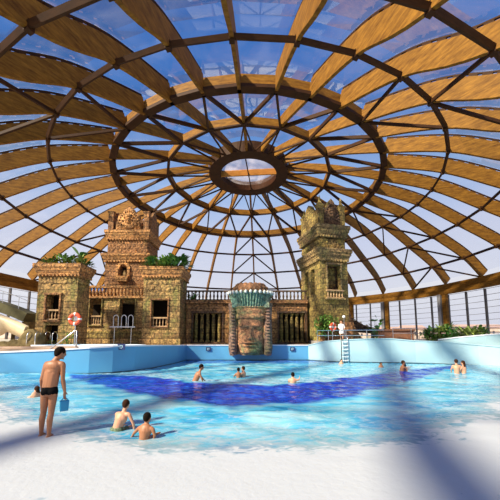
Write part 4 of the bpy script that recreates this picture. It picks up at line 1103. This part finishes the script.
def head(mb,hair,c,s,face,up=(0,0,1)):
    """c centre, s = head half height (~.115 adult), face = horizontal look direction"""
    c=Vector(c); f=Vector(face).normalized(); u=Vector(up).normalized(); f=(f-u*f.dot(u)).normalized(); r=f.cross(u)
    R=Matrix((r,f,u)).transposed()
    mb.ell(c,(s*.68,s*.84,s),16,12,R)
    mb.ell(c-u*s*.45+f*s*.18,(s*.5,s*.6,s*.55),14,10,R)                    # jaw
    mb.ell(c+f*s*.86-u*s*.15,(s*.11,s*.17,s*.2),8,6,R)                     # nose
    mb.ell(c+f*s*.74-u*s*.5,(s*.24,s*.1,s*.07),8,6,R)                     # lips
    mb.ell(c+f*s*.7-u*s*.85,(s*.2,s*.14,s*.14),8,6,R)                     # chin
    mb.ell(c+f*s*.72+u*s*.12,(s*.42,s*.12,s*.08),8,6,R)                   # brow
    for q in(-1,1): mb.ell(c+r*q*s*.69-f*s*.05-u*s*.1,(s*.09,s*.17,s*.26),8,6,R)
    if hair is not None:
        hair.ell(c-f*s*.13+u*s*.20,(s*.76,s*.86,s*.90),18,12,R)
        hair.ell(c-f*s*.42-u*s*.12,(s*.62,s*.48,s*.62),14,10,R)
    return R
def hand(mb,w,d,side,s=1.0,curl=.9):
    """w wrist, d direction of the hand, side = thumb side"""
    w=Vector(w);d=Vector(d).normalized();t=Vector(side);t=(t-d*t.dot(d)).normalized();n=d.cross(t)
    pc=w+d*.045*s; R=Matrix((t,n,d)).transposed()
    mb.ell(pc,(.042*s,.017*s,.055*s),12,8,R)
    for i,(o,L) in enumerate(((.030,.072),(.010,.082),(-.010,.076),(-.029,.06))):
        k=w+d*.085*s+t*o*s; a=k; dd_=d.copy()
        for j in range(3):
            l=L*s*(.45,.32,.23)[j]; dd_=(dd_+n*curl*.45).normalized(); b=a+dd_*l; capsule(mb,a,b,(.0095-.001*j)*s,(.0088-.001*j)*s,8); a=b
    a=w+d*.02*s+t*.028*s; b=a+(d*.6+t*.7).normalized()*.04*s; capsule(mb,a,b,.012*s,.010*s,8); capsule(mb,b,b+(d*.9+t*.2+n*.4).normalized()*.032*s,.010*s,.008*s,8)
def foot(mb,an,f,s=1.0):
    an=Vector(an);f=Vector(f).normalized(); r=Vector((f.y,-f.x,0))
    capsule(mb,an+Vector((0,0,-.05*s))-f*.03*s,an+f*.10*s+Vector((0,0,-.065*s)),.036*s,.030*s)
    capsule(mb,an,an+f*.09*s+Vector((0,0,-.055*s)),.034*s,.028*s)
    for i in range(5):
        b=an+f*(.115-.008*i)*s+r*(-.028+.014*i)*s*1+Vector((0,0,-.075*s)); capsule(mb,b,b+f*.035*s,.011*s,.009*s,8)
# --- standing man
mp=ground(46,440.5,-.06); vdir=Vector((mp.x,mp.y,0)).normalized(); rgt=Vector((vdir.y,-vdir.x,0))*.93
man=thing('person',(mp.x,mp.y,-.03),'tanned man in black swim briefs standing in the shallows, seen from behind','person')
def L3(u,d,z): return rgt*u+vdir*d+Vector((0,0,z))   # u right on screen, d away, z up
BF=(vdir*.75+rgt*.65).normalized(); BR=Vector((BF.y,-BF.x,0))   # body facing and its right
def Bd(r,f,z,o=(0,0)): return L3(o[0],o[1],0)+BR*r+BF*f+Vector((0,0,z))
mb=MB()
capsule(mb,L3(.03,.035,1.24),L3(0,.03,.95),.112,.108,18); capsule(mb,L3(.03,.035,1.2)-BR*.035,L3(0,.03,.95)-BR*.03,.105,.105,16); capsule(mb,L3(.03,.035,1.2)+BR*.035,L3(0,.03,.95)+BR*.03,.105,.105,16)
LK=L3(-.075,.10,.47); RK=L3(.055,-.02,.47)
LA=L3(-.09,.12,.085); RA=L3(.04,-.03,.085)
LH=L3(-.07,.07,.86); RH=L3(.07,.0,.86)
for H_,K_,A_2 in ((LH,LK,LA),(RH,RK,RA)):
    capsule(mb,H_,H_.lerp(K_,.5),.082,.070); capsule(mb,H_.lerp(K_,.5),K_,.070,.052)
    cf=K_.lerp(A_2,.3)-BF*.018; capsule(mb,K_,cf,.050,.055); capsule(mb,cf,A_2,.054,.034); foot(mb,A_2,BF,1.0)
pel=L3(0,.03,.90); wa=L3(.0,.03,1.06); ch=L3(.03,.03,1.27); sh=L3(.055,.03,1.40)
Rb=Matrix((BR,BF,Vector((0,0,1)))).transposed()
mb.ell(pel,(.138,.10,.12),18,12,Rb); mb.ell(wa,(.110,.085,.15),18,12,Rb); mb.ell(ch,(.142,.10,.17),18,12,Rb); mb.ell(ch+Vector((0,0,.07))-BF*.02,(.165,.085,.11),18,12,Rb)
mb.ell(L3(-.05,-.02,.86),(.085,.09,.09),12,8,Rb); mb.ell(L3(.055,-.05,.86),(.085,.09,.09),12,8,Rb)
nk=L3(.075,.04,1.46); hc=L3(.145,.06,1.585)
capsule(mb,sh,nk,.075,.058); capsule(mb,nk,hc-Vector((0,0,.04)),.056,.052)
for q in(-1,1): capsule(mb,sh-Vector((0,0,.01)),sh+BR*q*.15-Vector((0,0,.025)),.062,.058)
LS=sh-BR*.175+Vector((0,0,-.05)); RS=sh+BR*.175+Vector((0,0,-.04))
RE=L3(.215,-.06,1.08); RWr=L3(.265,-.06,.85)
capsule(mb,RS,RE,.050,.038); capsule(mb,RE,RE.lerp(RWr,.35),.039,.039); capsule(mb,RE.lerp(RWr,.35),RWr,.039,.026)
LE=L3(-.145,.10,1.08); LWr=L3(-.13,.22,.86)
capsule(mb,LS,LE,.048,.038); capsule(mb,LE,LWr,.038,.026)
hand(mb,RWr,(0,0,-1),BF,1.0,.5); hand(mb,LWr,(0,.0,-1),BF,1.0,.5)
hr=MB(); hf=(rgt*.95+vdir*.35+Vector((0,0,-.30)))
head(mb,hr,hc,.118,hf,(hf.x*.25,hf.y*.25,1))
remeshed(mb,'body','skin',man,.0075,5); remeshed(hr,'hair','hair',man,.01,3)
br=MB(); br.ell(L3(0,.02,.915),(.150,.113,.085),20,12,Rb); br.ell(L3(-.05,-.015,.865),(.093,.10,.085),14,10,Rb); br.ell(L3(.055,-.045,.865),(.093,.10,.085),14,10,Rb); br.ell(L3(.0,.03,.84),(.06,.10,.06),12,8,Rb)
remeshed(br,'swim_briefs','black',man,.01,4)
# bag held in his right hand
bp_=mp+L3(.272,-.06,.545); bag=thing('beach_bag',(bp_.x,bp_.y,bp_.z-.03),"small turquoise bag hanging from the standing man's right hand",'bag')
bm_=MB(); Rv=Matrix((rgt,vdir,Vector((0,0,1)))).transposed()
def bx(x0,x1,y0,y1,z0,z1): return [Rv@Vector(v) for v in ((x0,y0,z0),(x1,y0,z0),(x1,y1,z0),(x0,y1,z0),(x0-.01,y0,z1),(x1+.01,y0,z1),(x1+.01,y1,z1),(x0-.01,y1,z1))]
bm_.hexa(bx(-.075,.075,-.04,.04,0,.20)).build('body','bag',bag,bevel=.015)
MB().tube([Rv@Vector(v) for v in((-.05,0,.19),(-.045,0,.225),(0,0,.245),(.045,0,.225),(.05,0,.19))],.009,6).build('handle','bag',bag)
# --- children
def person(loc,label,vd=None): return thing('person',loc,label,'person')
def bather(px,py,z,label,s=1.0,lean=(0,0),face=(0,1),hairm='hair',skin='skin',arms=((.25,.15,.1),(-.25,.15,.1)),vox=.018,longhair=False,torso=.52,shorts=None,sitting=False):
    """person in water up to the waist; torso = shoulder height above the water"""
    p=ground(px,py,0); t=person((p.x,p.y,0),label)
    f=Vector((face[0],face[1],0)).normalized(); r=Vector((f.y,-f.x,0)); U=Vector((0,0,1))
    Rm=Matrix((r,f,U)).transposed()
    ln=Vector((lean[0],lean[1],0))
    sh=ln*1.0+U*torso*s; wa=ln*.15+U*(.05*s); ch=wa.lerp(sh,.66)
    mb=MB(); mb.ell(wa-U*.12*s,(.15*s,.11*s,.16*s),14,10,Rm); capsule(mb,wa,ch,.115*s,.13*s,14)
    mb.ell(ch,(.165*s,.11*s,.16*s),14,10,Rm); capsule(mb,sh-r*.14*s-U*.03*s,sh+r*.14*s-U*.03*s,.058*s,.058*s)
    nk=sh+U*.07*s+ln*.15; hc=nk+U*.135*s+ln*.2+f*.02; capsule(mb,sh-U*.02,hc-U*.05*s,.056*s,.05*s)
    for i,(ar,af,az_) in enumerate(arms):
        q=1 if i==0 else -1; S_=sh+r*q*.18*s-U*.04*s; H_=ln*.6+r*ar*s+f*af*s+U*az_*s; mid=(S_+H_)/2+r*q*.04*s-U*.03*s
        capsule(mb,S_,mid,.045*s,.035*s); capsule(mb,mid,H_,.035*s,.026*s); hand(mb,H_,(H_-mid),f if abs((H_-mid).normalized().dot(f))<.9 else U,s,.3)
    if sitting:
        for q in(-1,1): capsule(mb,wa+r*q*.08*s-U*.1*s,wa+r*q*.13*s+f*.38*s-U*.05*s,.075*s,.05*s); capsule(mb,wa+r*q*.13*s+f*.38*s-U*.05*s,wa+r*q*.14*s+f*.72*s-U*.13*s,.05*s,.035*s)
    else:
        for q in(-1,1): capsule(mb,wa+r*q*.09*s-U*.1*s,wa+r*q*.1*s-U*.5*s,.08*s,.05*s); capsule(mb,wa+r*q*.1*s-U*.5*s,wa+r*q*.1*s-U*.85*s,.05*s,.035*s)
    hr=MB(); head(mb,hr,hc,.118*max(s,.8),f,(ln.x*.5,ln.y*.5,1))
    if longhair: hr.ell(hc-f*.08*s-U*.12*s,(.085*s,.05*s,.16*s),12,8,Rm)
    remeshed(mb,'body',skin,t,vox,3); remeshed(hr,'hair',hairm,t,vox,2)
    if shorts:
        sb=MB(); sb.ell(wa-U*.03*s,(.18*s,.14*s,.12*s),14,10,Rm); capsule(sb,wa-r*.09*s-U*.06*s,wa-r*.13*s+f*.2*s-U*.05*s,.09*s,.075*s); capsule(sb,wa+r*.09*s-U*.06*s,wa+r*.13*s+f*.2*s-U*.05*s,.09*s,.075*s)
        remeshed(sb,'swim_shorts',shorts,t,vox,3)
    return t
bather(116,431,0,'boy in green patterned shorts sitting in the shallows, leaning right on one arm',.80,lean=(.10,.06),face=(.2,1),hairm='hairB',skin='skinL',arms=((.33,.12,.0),(-.2,.3,.12)),vox=.01,torso=.42,shorts='green_cloth',sitting=True)
bather(144,439,0,'dark-haired boy sitting low in the foam in front of the other boy',.80,lean=(.02,.02),face=(.25,1),hairm='hair',skin='skin',arms=((.2,.05,.02),(-.36,.05,.03)),vox=.01,torso=.26,sitting=True)
bather(35,397,0,'person with long dark hair lying low in the water behind the standing man',.85,lean=(0,.05),face=(-1,.5),hairm='hairB',skin='skinL',arms=((.3,.3,-.02),(-.25,.3,-.02)),vox=.014,torso=.06,longhair=True)
bather(194,383,0,'man wading at the left edge of the deep blue band, leaning to the right',1.0,lean=(.20,.05),face=(.9,.3),hairm='hair',skin='skin',arms=((.1,.25,.0),(-.1,.35,.05)),torso=.44)
bather(238.5,378,0,'dark-haired person on the left of the pair in the middle of the pool',.85,lean=(0,0),face=(-.3,1),hairm='hair',skin='skin',arms=((.15,.2,.0),(-.2,.2,.0)),torso=.24)
bather(243.5,377.5,0,'pale-skinned person on the right of the pair in the middle of the pool',.9,lean=(.0,.0),face=(-.8,.4),hairm='hairB',skin='skinL',arms=((.15,.2,.05),(-.2,.2,.0)),torso=.26)
bather(293,385,0,'child with one arm raised in the pool in front of the right window bars',.85,lean=(0,0),face=(.2,1),hairm='hair',skin='skinL',arms=((.3,.1,.32),(-.15,.25,.0)),torso=.26)
bather(341.5,364.5,0,'swimmer whose head shows just left of the wall ladder',.95,face=(0,-1),skin='skinL',arms=((.25,.2,-.05),(-.25,.2,-.05)),torso=.06)
bather(381,367.5,0,'lone swimmer with only the head out by the right wall',.95,face=(0,-1),skin='skin',arms=((.25,.2,-.05),(-.25,.2,-.05)),torso=.02)
bather(402,372.5,0,'taller person of the embracing pair by the right wall',1.0,lean=(.06,0),face=(1,-.2),hairm='hairB',skin='skin',arms=((.0,.35,.2),(-.0,.35,.3)),torso=.32)
bather(406,372,0,'shorter person of the embracing pair by the right wall',.9,lean=(-.04,0),face=(-1,-.1),hairm='hair',skin='skinL',arms=((.0,.3,.15),(-.0,.3,.1)),torso=.16)
bather(457,373.5,0,'pale person on the left of the couple at the right edge of the pool',1.0,lean=(.0,0),face=(.3,1),hairm='hairB',skin='skinL',arms=((.2,.1,.05),(-.2,.15,.05)),torso=.42)
bather(464,373.5,0,'long-haired person on the right of the couple at the right edge of the pool',.95,lean=(.0,0),face=(-.5,1),hairm='hairB',skin='skinL',arms=((.25,.1,.0),(-.2,.15,.05)),torso=.38,longhair=True)
# person in white on the terrace
p=at(341.5,338,23.95)
t=person((p.x,23.9,1.62),'person in a loose white top standing at the terrace rail')
mb=MB()
for q in(-1,1): capsule(mb,(q*.09,0,.85),(q*.1,0,.45),.08,.055); capsule(mb,(q*.1,0,.45),(q*.1,0,.09),.05,.035); foot(mb,(q*.1,0,.085),(0,-1,0))
mb.ell((0,0,.95),(.16,.12,.14)); mb.ell((0,0,1.2),(.16,.11,.25)); capsule(mb,(-.15,0,1.38),(.15,0,1.38),.06,.06); capsule(mb,(0,0,1.38),(0,-.02,1.52),.055,.05)
for q in(-1,1): capsule(mb,(q*.2,0,1.36),(q*.27,-.03,1.1),.045,.036); capsule(mb,(q*.27,-.03,1.1),(q*.2,-.22,.98),.036,.026); hand(mb,(q*.2,-.22,.98),(0,-1,0),(-q,0,0))
hr=MB(); head(mb,hr,(0,-.02,1.62),.115,(-.6,-1,0)); b_=remeshed(mb,'body','skinL',t,.016,3); h_=remeshed(hr,'hair','hairB',t,.016,2)
sb=MB(); sb.ell((0,0,1.22),(.22,.16,.28)); capsule(sb,(-.17,0,1.37),(.17,0,1.37),.08,.08); sb.lathe([(.22,.62),(.21,.95),(.18,1.2)],(0,0,0),16); sb.ell((0,0,.8),(.22,.17,.2))
for q in(-1,1): capsule(sb,(q*.2,0,1.36),(q*.26,-.03,1.14),.065,.06)
remeshed(sb,'robe','white',t,.02,3)
t.scale=(.95,.95,.95)
# ------------------------------------------------------------------ light
w=bpy.data.worlds.new('sky'); sc.world=w; w.use_nodes=True; nt=w.node_tree; nt.nodes.clear(); L=nt.links
tc=N(nt,'ShaderNodeTexCoord'); sx=N(nt,'ShaderNodeSeparateXYZ'); L.new(tc.outputs['Generated'],sx.inputs[0])
c=ramp(nt,sx.outputs[2],[(0,(.85,.85,.95)),(.12,(.95,.95,1.0)),(.32,(.74,.80,1.0)),(.46,(.36,.58,.96)),(.62,(.07,.26,.72)),(1,(.025,.12,.48))])
nz=N(nt,'ShaderNodeTexNoise'); nz.inputs['Scale'].default_value=1.6; nz.inputs['Detail'].default_value=7; nz.inputs['Distortion'].default_value=.4; L.new(tc.outputs['Generated'],nz.inputs['Vector'])
mr=N(nt,'ShaderNodeMapRange'); mr.inputs[1].default_value=.52; mr.inputs[2].default_value=.85; mr.inputs[4].default_value=.2; L.new(nz.outputs['Fac'],mr.inputs[0])
mx=N(nt,'ShaderNodeMixRGB'); L.new(mr.outputs[0],mx.inputs[0]); L.new(c,mx.inputs[1]); mx.inputs[2].default_value=(.9,.92,1,1)
bg=N(nt,'ShaderNodeBackground'); L.new(mx.outputs[0],bg.inputs[0]); bg.inputs[1].default_value=.78
o=N(nt,'ShaderNodeOutputWorld'); L.new(bg.outputs[0],o.inputs[0])
sd=bpy.data.lights.new('sun','SUN'); sd.energy=9.0; sd.angle=math.radians(3); sd.color=(1,.86,.62)
so=bpy.data.objects.new('sun',sd); COL.objects.link(so)
S_=Vector((-.80,-.60,.78)).normalized(); so.rotation_euler=S_.to_track_quat('Z','Y').to_euler(); so.location=(-30,-10,40)
vs_=sc.view_settings; vs_.view_transform='Standard'; vs_.look='None'; vs_.gamma=1; vs_.use_curve_mapping=False; vs_.exposure=.1
sc.cycles.use_denoising=True
sc.cycles.transparent_max_bounces=16
sc.cycles.max_bounces=6
